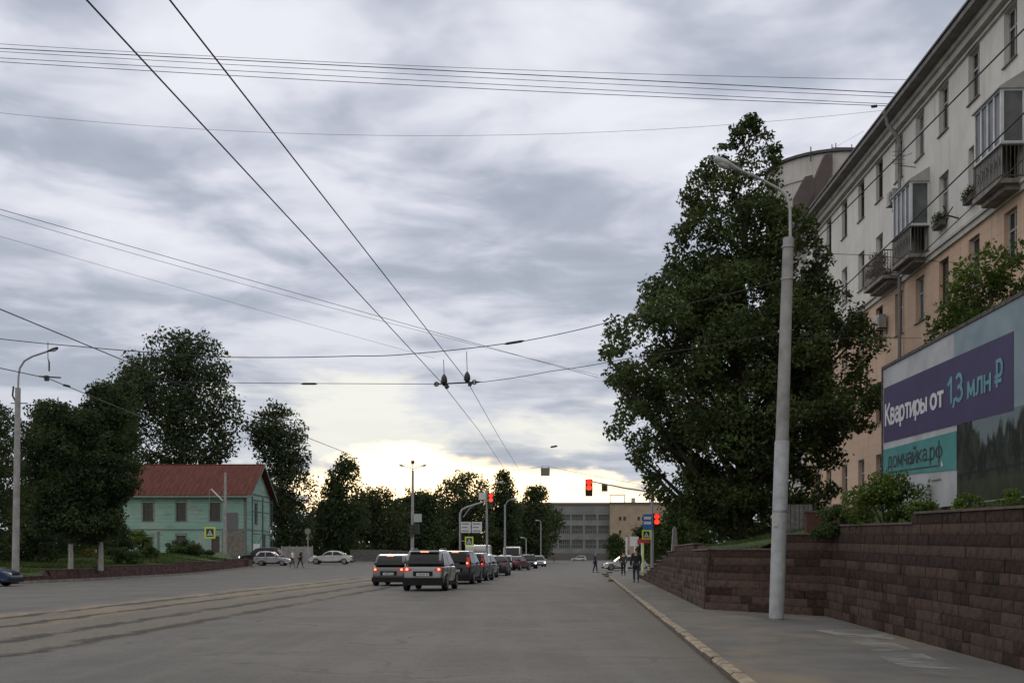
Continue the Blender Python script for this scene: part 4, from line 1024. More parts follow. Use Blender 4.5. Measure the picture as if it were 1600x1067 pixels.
wl.add([g3(0, HE), g3(DP, HE), g3(DP/2, HRi-.12)], [(0, 1, 2)])
wl.add([(-WL, 0, -.5), (-WL, DP, -.5), (-WL, DP, HE), (-WL, 0, HE)], [(0, 1, 2, 3)]); wl.add([(-WL, 0, HE), (-WL, DP, HE), (-WL, DP/2, HRi-.12)], [(0, 1, 2)])
wl.add([(-WL, DP, -.5), (0, DP, -.5), (0, DP, HE), (-WL, DP, HE)], [(0, 1, 2, 3)])
wl.build('wall', SIDING, HS)
TRIM = mat('faded green trim', (.17, .21, .17), .85, col2=(.11, .135, .11), scale=4)
HW = [window(HS, h, h3, .14, FRAMEB, GLASS, 1, .6 if i < 3 or i == 5 else None, fw=.12, sill=True) for i, h in enumerate(hh[:5]+hh[6:])]
GW = window(HS, gh_[0], g3, .14, FRAMEB, GLASS, 1, .6, fw=.10)
MB().add([g3(u, z, .10) for u, z in ((8.9, .3), (10.2, .3), (10.2, 2.7), (8.9, 2.7))], [(0, 1, 2, 3)]).build('door', FRAMEB, HS)
MB().add([h3(u, z, .10) for u, z in ((hh[5][0], .2), (hh[5][1], .2), (hh[5][1], 2.3), (hh[5][0], 2.3))], [(0, 1, 2, 3)]).build('door', FRAMEB, HS)
for h, wn_ in zip(hh[:5]+hh[6:], HW):
    a, b_, c_, d_ = h; mb = MB()
    for (u0, u1, z0, z1) in ((a-.16, a, c_-.1, d_+.16), (b_, b_+.16, c_-.1, d_+.16), (a-.16, b_+.16, d_+.16, d_+.32)):
        mb.span((-WL+u0, -.05, z0), (-WL+u1, -.003, z1))
    mb.build('trim', TRIM, wn_)
for h in gh_[:1]:
    a, b_, c_, d_ = h; mb = MB()
    for (u0, u1, z0, z1) in ((a-.16, a, c_-.1, d_+.16), (b_, b_+.16, c_-.1, d_+.16), (a-.16, b_+.16, d_+.16, d_+.32)): mb.span((.003, u0, z0), (.05, u1, z1))
    mb.build('trim', TRIM, GW)
mb = MB()
for px_ in (248, ): mb.box((-WL+fx(px_), -.05, 1.2), (.22, .08, 3.4))
mb.box((-.10, -.03, 3.5), (.24, .06, 8.0)); mb.box((-WL+.1, -.03, 3.5), (.24, .06, 8.0)); mb.box((.035, .12, 3.5), (.07, .24, 8.0)); mb.box((.035, DP-.12, 3.5), (.07, .24, 8.0))
mb.box((-WL/2, -.04, 3.15), (WL, .08, .12)); mb.span((.003, 0, 3.1), (.06, DP, 3.2)); mb.span((.003, 0, 7.5), (.09, DP, 7.65))
mb.box((-WL/2, -.06, -.05), (WL, .12, .8)); mb.build('board_trim', mat('greyed planks', (.15, .165, .145), .9, col2=(.09, .10, .085), scale=5), HS)
# bare patches of planking near the corner and the notice board
mb = MB(); mb.box((-WL+fx(365), -.03, 1.5), (2.6, .06, 2.9)); mb.build('bare_planks', mat('bare grey planks', (.17, .15, .125), .9, col2=(.10, .09, .075), scale=3), HS)
mb = MB(); mb.box((-WL+fx(364), -.08, 4.1), (1.35, .06, 2.1)); mb.build('boarded_hatch', mat('grey hatch', (.12, .115, .12), .8, scale=4), HS)
ov = .75; sl_a = (HRi-HE)/(DP/2)
def roofside(sgn):
    mb = MB(); y0, y1 = (-ov, DP/2) if sgn < 0 else (DP+ov, DP/2); z0 = HE-ov*sl_a+.05
    pts = [(-WL-.6, y0, z0), (.85, y0, z0), (.85, y1, HRi+.05), (-WL-.6, y1, HRi+.05)]
    mb.add(pts+[(a, b_, c_+.05) for a, b_, c_ in pts], [(0, 1, 2, 3), (7, 6, 5, 4), (0, 4, 5, 1), (1, 5, 6, 2), (2, 6, 7, 3), (3, 7, 4, 0)])
    n = 34
    for i in range(n+1):
        x = -WL-.58+(WL+1.4)*i/n; A = Vector((x, y0, z0+.075)); B = Vector((x, y1, HRi+.075)); mb.tube([A, B], .03, 4)
    return mb
rf = roofside(-1); rf.v_ = None; r2 = roofside(1); rf.add(r2.v, r2.f); ro = rf.build('roof', ROOFRED, HS)
mb = MB(); mb.tube([(-WL-.6, DP/2, HRi+.12), (.85, DP/2, HRi+.12)], .09, 6); mb.build('ridge_cap', ROOFRED, ro)
mb = MB()
for y0, y1 in ((-ov, DP/2), (DP+ov, DP/2)):
    z0 = HE-ov*sl_a-.02; mb.add([(x, y, z) for x in (.78, .86) for y, z in ((y0, z0-.16), (y1, HRi-.16), (y1, HRi+.03), (y0, z0+.04))], [(0, 1, 2, 3), (7, 6, 5, 4), (0, 4, 5, 1), (1, 5, 6, 2), (2, 6, 7, 3), (3, 7, 4, 0)])
mb.span((-WL-.6, -ov+.02, HE-ov*sl_a-.22), (.7, -ov+.06, HE-ov*sl_a+.02)); mb.build('bargeboard', MATS['faded green trim'], HS)
# timber scaffold by the gable
t = thing('timber_scaffold', 'weathered green timber frame standing against the gable end of the wooden house', 'scaffold', (-31.3, 135, 1.2), R(-1))
mb = MB()
for x, y in ((0, 0), (.3, 4.0), (.3, 9.0)): mb.box((x, y, 3.6), (.14, .14, 7.6))
for z in (2.9, 5.6, 7.0): mb.tube([(0, 0, z), (.3, 4.0, z), (.3, 9.0, z)], .06, 4)
mb.tube([(0, 0, .2), (.3, 4.0, 2.9)], .05, 4); mb.build('posts', mat('green timber', (.05, .085, .07), .9, scale=5), t)
mb = MB(); mb.box((.3, .8, 1.0), (1.0, .05, 1.4), .9); mb.build('white_sheet', WHITES, t)
# grey panel fence and picket fence beyond
t = thing('concrete_panel_fence', 'grey concrete panel fence between the house and the white sedan', 'fence', (0, 0, 0)); mb = MB()
for i in range(4): p = P(446+12*i, 868, 140); mb.box((p.x, p.y, 1.5), (.93, .1, 2.2))
mb.build('panel', CONC, t); mb = MB()
for i in range(5): p = P(440+12*i, 868, 139.9); mb.box((p.x, p.y, 1.5), (.12, .16, 2.4))
mb.build('post', CONC, t)
t = thing('picket_fence', 'low weathered picket fence running behind the white sedan and the queue', 'fence', (0, 0, 0)); mb = MB()
for i in range(95): p = P(548+1.3*i, 868, 150); mb.box((p.x, p.y, gh(p.x, 120)+.95), (.07, .03, 1.5+.05*(i % 3)))
mb.build('pickets', MATS['weathered boards'], t); mb = MB()
a_, b_ = P(547, 868, 150.06), P(672, 868, 150.06)
for z in (.7, 1.4): mb.span((a_.x, 150.03, z+.3), (b_.x, 150.09, z+.4))
mb.build('rail', MATS['weathered boards'], t)

# ------------------------------------------------------------------ far factory
FT = thing('factory_building', 'long grey industrial block with ribbon windows closing the street', 'building', (0, 360, 0))
FO = Vector((0, 360, 0)); s_ = 360/F
def fw3(u, z, d=0): return (u, d, z)
fxp = lambda x: (x-800)*s_
fz = lambda y: HC+(HY-y)*s_
fa, fb = fxp(790), fxp(953)
FWALL = mat('grey panel wall', (.17, .172, .165), .9, col2=(.125, .128, .122), scale=.3)
bands = [(fz(813), fz(804)), (fz(834), fz(821)), (fz(857), fz(843))]
cols = [(fxp(a+1.2), fxp(b-1.2)) for a, b in ((790, 810), (812, 832), (832, 852), (852, 872), (872, 892), (892, 912), (913, 933), (934, 953))]
fh = [(a, b_, z0, z1) for z0, z1 in bands for a, b_ in cols]
facade([fa, fb], [0, fz(788)], fh, fw3, .4).add([(fa, 0, 0), (fa, 30, 0), (fa, 30, fz(788)), (fa, 0, fz(788))], [(0, 1, 2, 3)]).build('wall', FWALL, FT)
for h in fh: window(FT, h, fw3, .38, mat('steel glazing bars', (.12, .125, .12), .7), mat('factory glass', (.03, .034, .038), .3, col2=(.045, .05, .055), scale=.4, spec=.25), 5, .5, fw=.22, sill=False)
mb = MB(); mb.span((fa-.5, -.3, fz(789)), (fb+.2, 30, fz(785))); mb.build('parapet', mat('dark parapet', (.075, .08, .085), .8), FT)
mb = MB(); mb.span((fa, -.15, 0), (fb, -.02, fz(864))); mb.build('base_course', mat('dark base', (.10, .095, .09), .9), FT)
BB2 = thing('brick_block', 'beige brick block joined to the right end of the grey factory', 'building', (0, 358, 0))
s2 = 358/F; gx = lambda x: (x-800)*s2; gz = lambda y: HC+(HY-y)*s2
bh = [(gx(a), gx(a+4), gz(813), gz(807)) for a in (967, 974, 996, 1003)]+[(gx(967), gx(971), gz(834), gz(828)), (gx(1000), gx(1004), gz(834), gz(828))]
facade([gx(953.3), gx(1075)], [0, gz(788)], bh, fw3, .4).add([(gx(953.3), 0, 0), (gx(953.3), 30, 0), (gx(953.3), 30, gz(788)), (gx(953.3), 0, gz(788))], [(0, 1, 2, 3)]).build('wall', mat('beige brickwork', (.30, .23, .165), .9, col2=(.24, .185, .135), scale=.4), BB2)
for h in bh: window(BB2, h, fw3, .35, FRAMEB, GLASS, 0, None, fw=.1, sill=False)
mb = MB(); mb.span((gx(953.5), -.3, gz(788)), (gx(1075), 30, gz(784.5))); mb.build('parapet', MATS['dark parapet'], BB2)
mb = MB()
for x in (955, 978): mb.tube([(gx(x), 4, gz(786)), (gx(x), 4, gz(772))], .15, 5)
mb.tube([(gx(955), 4, gz(772)), (gx(978), 4, gz(772))], .15, 5); mb.box((gx(992), 5, gz(781)), (1.2, 1, 1.8)); mb.build('roof_frame', STEEL, BB2)
LB = thing('pale_distant_building', 'pale building glimpsed over the trees left of the road signs', 'building', (0, 300, 0)); s3 = 300/F
mb = MB(); mb.span(((658-800)*s3, 0, 0), ((676-800)*s3, 12, HC+(868-775)*s3)); mb.build('wall', PLG, LB)
mb = MB(); mb.span(((657-800)*s3, -.4, HC+(868-775)*s3), ((677-800)*s3, 12.4, HC+(868-773)*s3)); mb.build('roof', EAVE, LB)

# ------------------------------------------------------------------ poles, lamps, signals, signs
def lamp_head(parent, tip, d, L=.72, m_=PAINTG):
    """tear-shaped street lamp head along direction d, glass below"""
    d = Vector(d).normalized(); tip = Vector(tip)
    mb = MB(); mb.tube([tip-d*.05, tip+d*L*.2, tip+d*L*.5, tip+d*L*.9, tip+d*L], [.035, .06, .09, .08, .03], 10)
    lh = mb.build('lamp_head', m_, parent, 50)
    mb = MB(); dn = Vector((0, 0, -1)); c0 = tip+d*L*.62+dn*.055
    mb.tube([c0-d*L*.28, c0-d*L*.1, c0+d*L*.12, c0+d*L*.28], [.03, .075, .07, .03], 10); mb.build('lamp_glass', LAMPGL, lh, 50)
    return lh
# the near right pole
D = 24.4; pb = Vector((5.76, D, .07))
LP = thing('street_lamp', 'tall leaning concrete lamp pole on the right pavement in front of the big tree', 'street lamp', pb)
tp = P(1232, 372, D)-pb; dirp = tp/tp.z
mb = MB(); zc_ = 3.85; mb.tube([dirp*-.1, dirp*.5, dirp*zc_, tp], [.150, .148, .142, .115], 20); mb.build('pole', CONC, LP, 40)
mb = MB(); mb.tube([dirp*.02, dirp*zc_, dirp*(zc_+.03)], [.163, .156, .147], 20); mb.build('painted_sleeve', PAINTG, LP, 40)
mb = MB()
a1 = P(1235, 365, D)-pb; arm = [a1-Vector((0, 0, .4)), P(1234.5, 330, D)-pb, P(1233, 317, D)-pb, P(1228, 306, D)-pb, P(1218, 296, D)-pb, P(1190, 281, D-.15)-pb, P(1152, 264, D-.45)-pb]
mb.tube(arm, .033, 8); mb.build('arm', PAINTG, LP, 60)
lamp_head(LP, arm[-1], arm[-1]-arm[-2], .62)
for z in (8.1, 7.4, 2.35): MB().disc(dirp*z, (.138 if z > 5 else .168), .04, 'z', 16).build('clamp_band', STEEL, LP)
mb = MB(); mb.box(dirp*2.1+Vector((-.12, -.14, 0)), (.12, .01, .16), -.3); mb.build('paper_notice', mat('torn paper', (.45, .45, .43), .9), LP)
# left lamp
D = 60; x = (24-800)/F*D; zb = lawnz(x, D)-.05; pb = Vector((x, D, zb))
L2 = thing('street_lamp', 'single arm concrete lamp post on the lawn at the far left', 'street lamp', pb)
tp = P(28, 606, D)-pb; mb = MB(); mb.tube([Vector((0, 0, -.2)), tp], [.19, .14], 16); mb.build('pole', CONC, L2, 40)
arm = [tp-Vector((0, 0, .2)), P(29, 588, D)-pb, P(31, 575, D)-pb, P(38, 564, D)-pb, P(50, 557, D)-pb, P(74, 549, D)-pb]
mb = MB(); mb.tube(arm, .055, 8); mb.build('arm', STEEL, L2, 60); lamp_head(L2, arm[-1], arm[-1]-arm[-2], .62, DARKM)
mb = MB(); q_ = P(21, 618, D)-pb; mb.tube([q_+Vector((0, 0, .5)), q_+Vector((-.05, 0, 0)), q_+Vector((.2, 0, -.5))], .05, 5); mb.box(P(30, 630, D)-pb, (.9, .05, .05)); mb.build('clamp_band', DARKM, L2)
# signal and sign builders
def signal(parent, c, h=.95, lit=(0,), w=.34, face=-1, horiz=False, dk=DARKM):
    c = Vector(c); mb = MB(); mb.box(c, (w, .18, h)); hs = mb.build('signal_housing', dk, parent)
    for i in range(3):
        z = h*(.33-.33*i); mb = MB(); mb.disc(c+Vector((0, face*.10, z)), w*.42, .03, 'y', 16)
        mb.build('lens', (TLRED if i == 0 else TLGLOW) if i in lit else TLOFF, hs)
        vz = MB(); n = 8
        v = []; f = []
        for k in range(n+1):
            a = PI*k/n; v += [tuple(c+Vector((math.cos(a)*w*.45, face*.09, z+math.sin(a)*w*.45))), tuple(c+Vector((math.cos(a)*w*.45, face*.27, z+math.sin(a)*w*.45)))]
        for k in range(n): f.append((2*k, 2*k+1, 2*k+3, 2*k+2))
        vz.add(v, f).build('visor', dk, hs)
    return hs
def cross_sign(parent, c, s=.7, yaw=0):
    c = Vector(c); M_ = lambda a, b, d: tuple(c+Matrix.Rotation(yaw, 3, 'Z') @ Vector((a, d, b)))
    def quad(mb, pts, d): mb.add([M_(a*s, b*s, d) for a, b in pts]+[M_(a*s, b*s, d+.01) for a, b in pts], [tuple(range(len(pts))), tuple(reversed(range(len(pts), 2*len(pts))))]+[(i, (i+1) % len(pts), len(pts)+(i+1) % len(pts), len(pts)+i) for i in range(len(pts))]); return mb
    pl = quad(MB(), ((-.62, -.66), (.62, -.66), (.62, .66), (-.62, .66)), .0).build('crossing_sign', YELS, parent)
    quad(MB(), ((-.42, -.46), (.42, -.46), (.42, .46), (-.42, .46)), -.014).build('sign_panel', mat('dark blue sign face', (.012, .022, .055), .4), pl)
    quad(MB(), ((-.34, -.34), (.34, -.34), (0, .34)), -.028).build('white_triangle', WHITES, pl)
    mb = MB(); quad(mb, ((-.04, .02), (.05, .02), (.06, -.12), (-.05, -.12)), -.042); quad(mb, ((-.05, -.12), (0, -.12), (-.08, -.30), (-.13, -.30)), -.042); quad(mb, ((0, -.12), (.05, -.12), (.13, -.30), (.08, -.30)), -.042); quad(mb, ((-.03, .04), (.03, .04), (.03, .11), (-.03, .11)), -.042)
    quad(mb, ((-.05, -.02), (-.03, .02), (-.12, -.10), (-.15, -.10)), -.0425)
    mb.build('walking_figure', BLKS, pl)
    return pl
# double lamp post
D = 102; pb = P(644, 868, D); pb.z = gh(pb.x, D)
t = thing('double_street_lamp', 'tall lamp post with two outstretched lamp arms beyond the silver car', 'street lamp', pb)
tp = P(645, 735, D)-pb; mb = MB(); mb.tube([(0, 0, -.1), tp], [.17, .11], 14); mb.build('pole', CONC, t, 40)
mb = MB(); mb.tube([tp-Vector((0, 0, .3)), P(645, 722, D)-pb], .05, 6); mb.tube([P(630, 727, D)-pb, P(645, 733, D)-pb, P(661, 727, D)-pb], .04, 6); mb.build('arm', STEEL, t)
lamp_head(t, P(632, 728, D)-pb, (-1, 0, .25), .5); lamp_head(t, P(658, 728, D)-pb, (1, 0, .25), .5)
mb = MB(); mb.box(P(645, 722, D)-pb, (.3, .3, .3)); mb.build('camera_box', DARKM, t)
mb = MB(); mb.box(P(653, 809, D)-pb+Vector((0, -.15, 0)), (.72, .08, .75)); mb.build('information_box', mat('pale box', (.34, .36, .35), .6, scale=3), t)
signal(t, P(643, 829, D)-pb+Vector((0, -.3, 0)), 1.1, (), .36); 
mb = MB(); mb.box(P(651, 826, D)-pb, (.5, .3, .9)); mb.build('side_signal', DARKM, t)
# gantry with signs and signal pole
D = 86; pb = P(719, 868, D); pb.z = 0
t = thing('sign_gantry', 'grey bent arm gantry carrying two white direction boards behind the queue', 'road sign', pb)
mb = MB(); mb.tube([(0, 0, -.1), P(719, 803, D)-pb, P(722, 796, D)-pb, P(730, 792, D)-pb, P(762, 782, D)-pb], [.09, .09, .085, .08, .06], 10); mb.tube([P(724, 808, D)-pb, P(733, 795, D)-pb, P(742, 789, D)-pb], .04, 6); mb.build('arm', STEEL, t, 50)
for (x0, x1) in ((720, 735.5), (737, 753)):
    a_, b_ = P(x0, 832, D-.2)-pb, P(x1, 815, D-.2)-pb
    bd = MB().span((a_.x, a_.y, a_.z), (b_.x, a_.y+.04, b_.z)).build('direction_board', WHITES, t)
    mb = MB()
    for k in range(3):
        z = b_.z-.14-.27*k; mb.span((a_.x+.08, a_.y-.01, z-.05), (b_.x-.12-.12*(k % 2), a_.y-.003, z+.03))
    mb.build('printed_lines', mat('blue grey print', (.14, .17, .20), .6), bd)
cross_sign(t, P(733, 845, D-.3)-pb, .52)
mb = MB(); mb.tube([P(719, 845, D)-pb, P(733, 845, D-.25)-pb], .03, 6); mb.tube([P(719, 817, D)-pb, P(752, 817, D-.1)-pb], .03, 6); mb.build('sign_bracket', STEEL, t)
pb = P(761, 868, D+1); pb.z = 0
t = thing('signal_pole', 'slim grey pole with a lit red traffic signal beyond the car queue', 'traffic light', pb); D += 1
mb = MB(); mb.tube([(0, 0, -.1), P(760.5, 762, D)-pb], [.11, .08], 10); mb.tube([P(760.5, 765, D)-pb, P(769, 757, D)-pb, P(780, 753, D)-pb], .035, 6); mb.build('pole', STEEL, t, 50); lamp_head(t, P(778, 754, D)-pb, (1, 0, .15), .45)
signal(t, P(767, 781, D)-pb+Vector((0, -.15, 0)), 1.05, (0, 1), .40)
mb = MB(); mb.box(P(753.5, 775, D)-pb, (.55, .04, .55)); mb.build('plate', WHITES, t)
D = 112; pb = P(789, 868, D); pb.z = 0
t = thing('street_lamp', 'thin lamp post right of the lit signal with its lamp bent right', 'street lamp', pb)
mb = MB(); mb.tube([(0, 0, -.1), P(789, 788, D)-pb], [.12, .09], 10); mb.tube([P(789, 792, D)-pb, P(792, 784, D)-pb, P(800, 779, D)-pb], .04, 6); mb.build('pole', STEEL, t, 50); lamp_head(t, P(799, 780, D)-pb, (1, 0, .15), .5)
for (x_, yb_, yt_, D, lb) in ((822, 868, 842, 165, 'short distant lamp post left of the factory'), (845, 868, 815, 190, 'distant pole in front of the factory windows')):
    pb = P(x_, 868, D); pb.z = 0; t = thing('street_lamp', lb, 'street lamp', pb)
    mb = MB(); mb.tube([(0, 0, -.1), P(x_, yt_, D)-pb, P(x_-4, yt_-3, D)-pb], [.11, .08, .05], 8); mb.build('pole', STEEL, t); lamp_head(t, P(x_-3, yt_-2, D)-pb, (-1, 0, .1), .6)
# mast arm with hanging signal on the right
D = 68; pb = P(1019, 868, D); pb.z = .12
t = thing('mast_arm_signal', 'red signal hanging over the road from a long arm out of the big tree', 'traffic light', pb)
mb = MB(); mb.tube([(0, 0, -.2), P(1019, 766, D)-pb], [.11, .09], 10); mb.build('pole', STEEL, t, 50)
mb = MB(); mb.tube([P(1019, 769, D)-pb, P(975, 762, D)-pb, P(925, 752, D)-pb], [.05, .045, .035], 8); mb.build('arm', STEEL, t, 50)
signal(t, P(920, 762, D)-pb+Vector((0, -.1, 0)), 1.02, (0, 1), .42)
mb = MB(); mb.box(P(944.5, 762, D)-pb+Vector((0, -.08, 0)), (.36, .03, .44)); pl = mb.build('small_sign', mat('olive sign', (.10, .12, .03), .6, col2=(.07, .085, .02)), t)
mb = MB(); mb.box(P(944.5, 762, D)-pb+Vector((0, -.10, 0)), (.16, .01, .26)); mb.build('sign_mark', BLKS, pl)
signal(t, P(1025.5, 815, D)-pb+Vector((0, -.15, 0)), .98, (0, 1), .40)
# bus stop sign pole
D = 66; pb = P(1005, 868, D); pb.z = .12
t = thing('bus_stop_sign', 'blue and white bus stop sign with a yellow framed crossing sign below', 'road sign', pb)
mb = MB(); mb.tube([(0, 0, -.1), P(1006, 801, D)-pb], .035, 8); mb.build('pole', YELS, t)
a_, b_ = P(1004.5, 827, D-.05)-pb, P(1019, 803, D-.05)-pb
bs = MB().span((a_.x, a_.y, a_.z), (b_.x, a_.y+.02, b_.z)).build('blue_plate', BLUESIGN, t)
mb = MB(); w_ = b_.x-a_.x; h_ = b_.z-a_.z
mb.span((a_.x+.06, a_.y-.012, a_.z+h_*.34), (b_.x-.06, a_.y-.003, a_.z+h_*.52)); mb.span((a_.x+.06, a_.y-.012, a_.z+h_*.66), (b_.x-.06, a_.y-.003, a_.z+h_*.84)); mb.build('white_bars', WHITES, bs)
cross_sign(t, P(1010, 835, D-.12)-pb, .42)
mb = MB(); a_, b_ = P(1000, 848, D-.1)-pb, P(1015, 841, D-.1)-pb; mb.span((a_.x, a_.y, a_.z), (b_.x, a_.y+.02, b_.z)); mb.build('red_plate', REDS, t)
# other little signs and posts at the far right corner
for (x_, D, yt, lb) in ((979, 108, 838, 'white post left of the group of posts by the parked white car'), (992, 106, 838, 'white post in the middle of the far corner posts'), (1003, 104, 842, 'white post nearest the bus stop sign')):
    pb = P(x_, 868, D); pb.z = .0; t = thing('white_post', lb, 'post', pb, 0, 'white posts at the far corner')
    mb = MB(); mb.tube([(0, 0, -.1), (0, 0, (P(x_, yt, D)-pb).z)], .09, 8); mb.build('shaft', WHITEP, t); mb = MB(); mb.disc((0, 0, (P(x_, yt, D)-pb).z+.06), .12, .12, 'z', 10, r2=.03); mb.build('cap', DARKM, t)
pb = P(985, 868, 104.5); t = thing('white_banner', 'small white banner stretched between the far corner posts', 'banner', pb)
a_, b_ = P(984, 853, 104.5)-pb, P(998, 838, 104.5)-pb; MB().span((a_.x, -.02, a_.z), (b_.x, .02, b_.z)).build('cloth', WHITES, t)
mb = MB(); a2, b2_ = P(996, 850, 104.4)-pb, P(1002, 842, 104.4)-pb; mb.span((a2.x, -.08, a2.z), (b2_.x, -.05, b2_.z)); mb.build('red_panel', REDS, t)
pb = P(1054, 850, 44); t = thing('white_obelisk_post', 'short pale tapered post standing on the grass above the wall peak', 'post', (pb.x, 44, bankz(pb.x, 44)-.05))
mb = MB(); hz = P(1054, 826, 44).z-bankz(pb.x, 44)+.05; mb.add([(-.13, -.13, 0), (.13, -.13, 0), (.13, .13, 0), (-.13, .13, 0), (-.07, -.07, hz), (.07, -.07, hz), (.07, .07, hz), (-.07, .07, hz), (0, 0, hz+.12)], [(0, 1, 5, 4), (1, 2, 6, 5), (2, 3, 7, 6), (3, 0, 4, 7), (4, 5, 8), (5, 6, 8), (6, 7, 8), (7, 4, 8), (3, 2, 1, 0)]); mb.build('shaft', mat('pale stone', (.30, .30, .29), .8, scale=6), t)
# left crossing sign on an old utility pole before the house
D = 118; pb = P(351, 868, D); pb.z = 1.4
t = thing('utility_pole', 'weathered utility pole with slanted white lamp tube and crossing sign before the turquoise house', 'utility pole', pb)
mb = MB(); mb.tube([(0, 0, -.3), P(352, 738, D)-pb], [.20, .13], 12); mb.build('pole', CONC, t, 40)
mb = MB(); mb.tube([P(330, 764, D)-pb, P(348, 782, D)-pb], .075, 8); mb.build('slanted_tube', WHITES, t)
mb = MB(); mb.tube([P(350, 775, D)-pb, P(343, 778, D)-pb], .03, 5); mb.tube([P(351, 832, D)-pb, P(328, 832, D-.1)-pb], .03, 5); mb.tube([P(327, 764, D)-pb, P(327, 795, D)-pb], .02, 4); mb.build('bracket', STEEL, t)
cross_sign(t, P(328, 832, D-.3)-pb, .92)
pb = P(481, 868, 132); pb.z = gh(pb.x, 122)
t = thing('sign_post', 'small round sign seen edge on beside the grey panel fence', 'road sign', pb)
mb = MB(); mb.tube([(0, 0, -.1), P(481, 826, 132)-pb], .06, 8); mb.build('pole', STEEL, t); mb = MB(); mb.disc(P(481, 830, 131.9)-pb+Vector((0, -.1, 0)), .36, .04, 'y', 16); mb.build('sign_disc', SIGNBK, t)
mb = MB(); mb.box(P(481, 841, 131.9)-pb+Vector((0, -.1, 0)), (.4, .04, .3)); mb.build('sign_plate', SIGNBK, t)
# two street objects in front of the house base: seen from the road only

# ------------------------------------------------------------------ overhead wires
def wire(label, pts, r, sag=0, group=None, name='overhead_wire', seg=16, cat='wire', matl=WIREM):
    pts = [Vector(p) for p in pts]; out = []
    for a, b in zip(pts[:-1], pts[1:]):
        for i in range(seg):
            t = i/seg; p = a.lerp(b, t); p.z -= sag*4*t*(1-t); out.append(p)
    out.append(pts[-1]); o0 = out[0].copy()
    mb = MB(); mb.tube([p-o0 for p in out], r, 6); o = mb.build(name, matl); o.location = o0; tag(o, label, cat, group); return o
# contact wires over our lane
wire('left wire of the near pair running overhead along the road', [P(135, 0, 8.77)+Vector((-.42, -5, 0)), P(135, 0, 8.77), P(690, 598, 28.2), P(748, 672, 39.5), P(790, 735, 60)], .008, 0, 'near trolley wires', 'trolley_wire')
wire('right wire of the near pair running overhead along the road', [P(265, 0, 8.77)+Vector((-.42, -5, 0)), P(265, 0, 8.77), P(729, 594, 28.2), P(778, 680, 41), P(812, 735, 62)], .008, 0, 'near trolley wires', 'trolley_wire')
wire('near wire over the opposite lane, slanting down at the left', [P(-160, 425, 17.7), P(0, 483, 20.5), P(203, 567, 26.2), P(370, 640, 33), P(550, 711, 50)], .011, 0, None, 'trolley_wire')
wire('lower wire over the opposite lane through the left hanger', [P(-120, 535, 23.3), P(0, 575, 26.5), P(75, 591, 28.2), P(150, 622, 32.5), P(230, 655, 40)], .011, 0, None, 'trolley_wire')
# span wires
wire('upper cross span wire carrying the hangers, left half to the leaning pole', [P(-60, 522, 28.2), P(120, 541, 28.2), P(350, 558, 28.2), P(560, 556, 28.2), P(640, 553, 28.2), P(788, 537, 28.2)], .011, 0.02)
wire('span wire from the dark insulator up to the leaning lamp pole', [P(818, 533, 28.2), P(975, 497, 27), P(1228, 436, 24.6)], .010, .03)
wire('lower cross span wire left of the trolley hanger', [P(230, 596, 28.2), P(360, 598, 28.2), P(470, 599, 28.2), P(496, 599, 28.2), P(676, 600, 28.2)], .008, 0)
wire('lower cross span wire right of the trolley hanger', [P(752, 597, 28.2), P(860, 580, 27.4), P(980, 560, 26.5), P(1222, 520, 24.6)], .008, .02)
for (x_, y_, x2, y2, D, lb, r) in ((788, 537.5, 819, 532.5, 28.2, 'dark rod insulator in the upper span wire', .032), (470, 599.5, 496, 599.5, 28.2, 'dark rod insulator in the lower span wire', .028), (860, 698.5, 871, 696.5, 60, 'small distant rod insulator right of the wires', .05), (1361, 167, 1371, 166, 44, 'small insulator in the cables close to the eave', .06), (98, 601, 110, 604, 28.2, 'small splice on the left wire', .03)):
    a_, b_ = P(x_, y_, D), P(x2, y2, D); mb = MB(); d = (b_-a_)
    mb.tube([Vector((0, 0, 0)), d*.15, d*.85, d], [r*.4, r, r, r*.4], 8); o = mb.build('insulator', DARKM); o.location = a_; tag(o, lb, 'insulator')
# trolley hanger with two heads
c = P(711, 598, 28.2)
t = thing('wire_hanger', 'black twin hanger clamping the near pair of trolley wires', 'wire hanger', c)
mb = MB(); mb.tube([P(676, 600.5, 28.2)-c, P(682, 600, 28.2)-c], [.005, .03], 6); mb.tube([P(682, 600, 28.2)-c, P(744, 597, 28.2)-c], .02, 6)
for x_, y_ in ((682, 600), (741, 597)):
    q_ = P(x_, y_, 28.2)-c; mb.tube([q_+Vector((.05*math.cos(a), 0, .05*math.sin(a))) for a in [k*PI/5 for k in range(11)]], .018, 5)
mb.tube([P(744, 597, 28.2)-c, P(753, 596.5, 28.2)-c], [.03, .005], 6); mb.build('cross_rod', DARKM, t)
for x_, y_, yt in ((694, 597, 562), (730, 593, 549)):
    q_ = P(x_, y_, 28.2)-c; mb = MB(); mb.tube([q_+Vector((0, 0, -.09)), q_+Vector((0, 0, .02)), q_+Vector((0, 0, .12)), q_+Vector((0, 0, .2))], [.04, .085, .07, .02], 10)
    mb.tube([q_+Vector((-.05, -.2, -.02)), q_+Vector((.09, .22, -.08))], .035, 6); mb.box(q_+Vector((.06, .06, -.1)), (.08, .2, .09)); hd = mb.build('clamp_head', DARKM, t, 40)
    mb = MB(); mb.tube([q_+Vector((0, 0, .18)), P(x_-1, yt, 28.2)-c], .008, 4); mb.build('dropper', DARKM, hd)
c = P(78, 590, 28.2); t = thing('wire_hanger', 'small dark bar hanger on the wires beside the left lamp head', 'wire hanger', c)
mb = MB(); mb.tube([P(61, 588, 28.2)-c, P(95, 590, 28.2)-c], .02, 6); mb.build('cross_rod', DARKM, t); mb = MB(); mb.box(P(73, 591, 28.2)-c, (.09, .1, .13)); mb.build('clamp_head', DARKM, t)
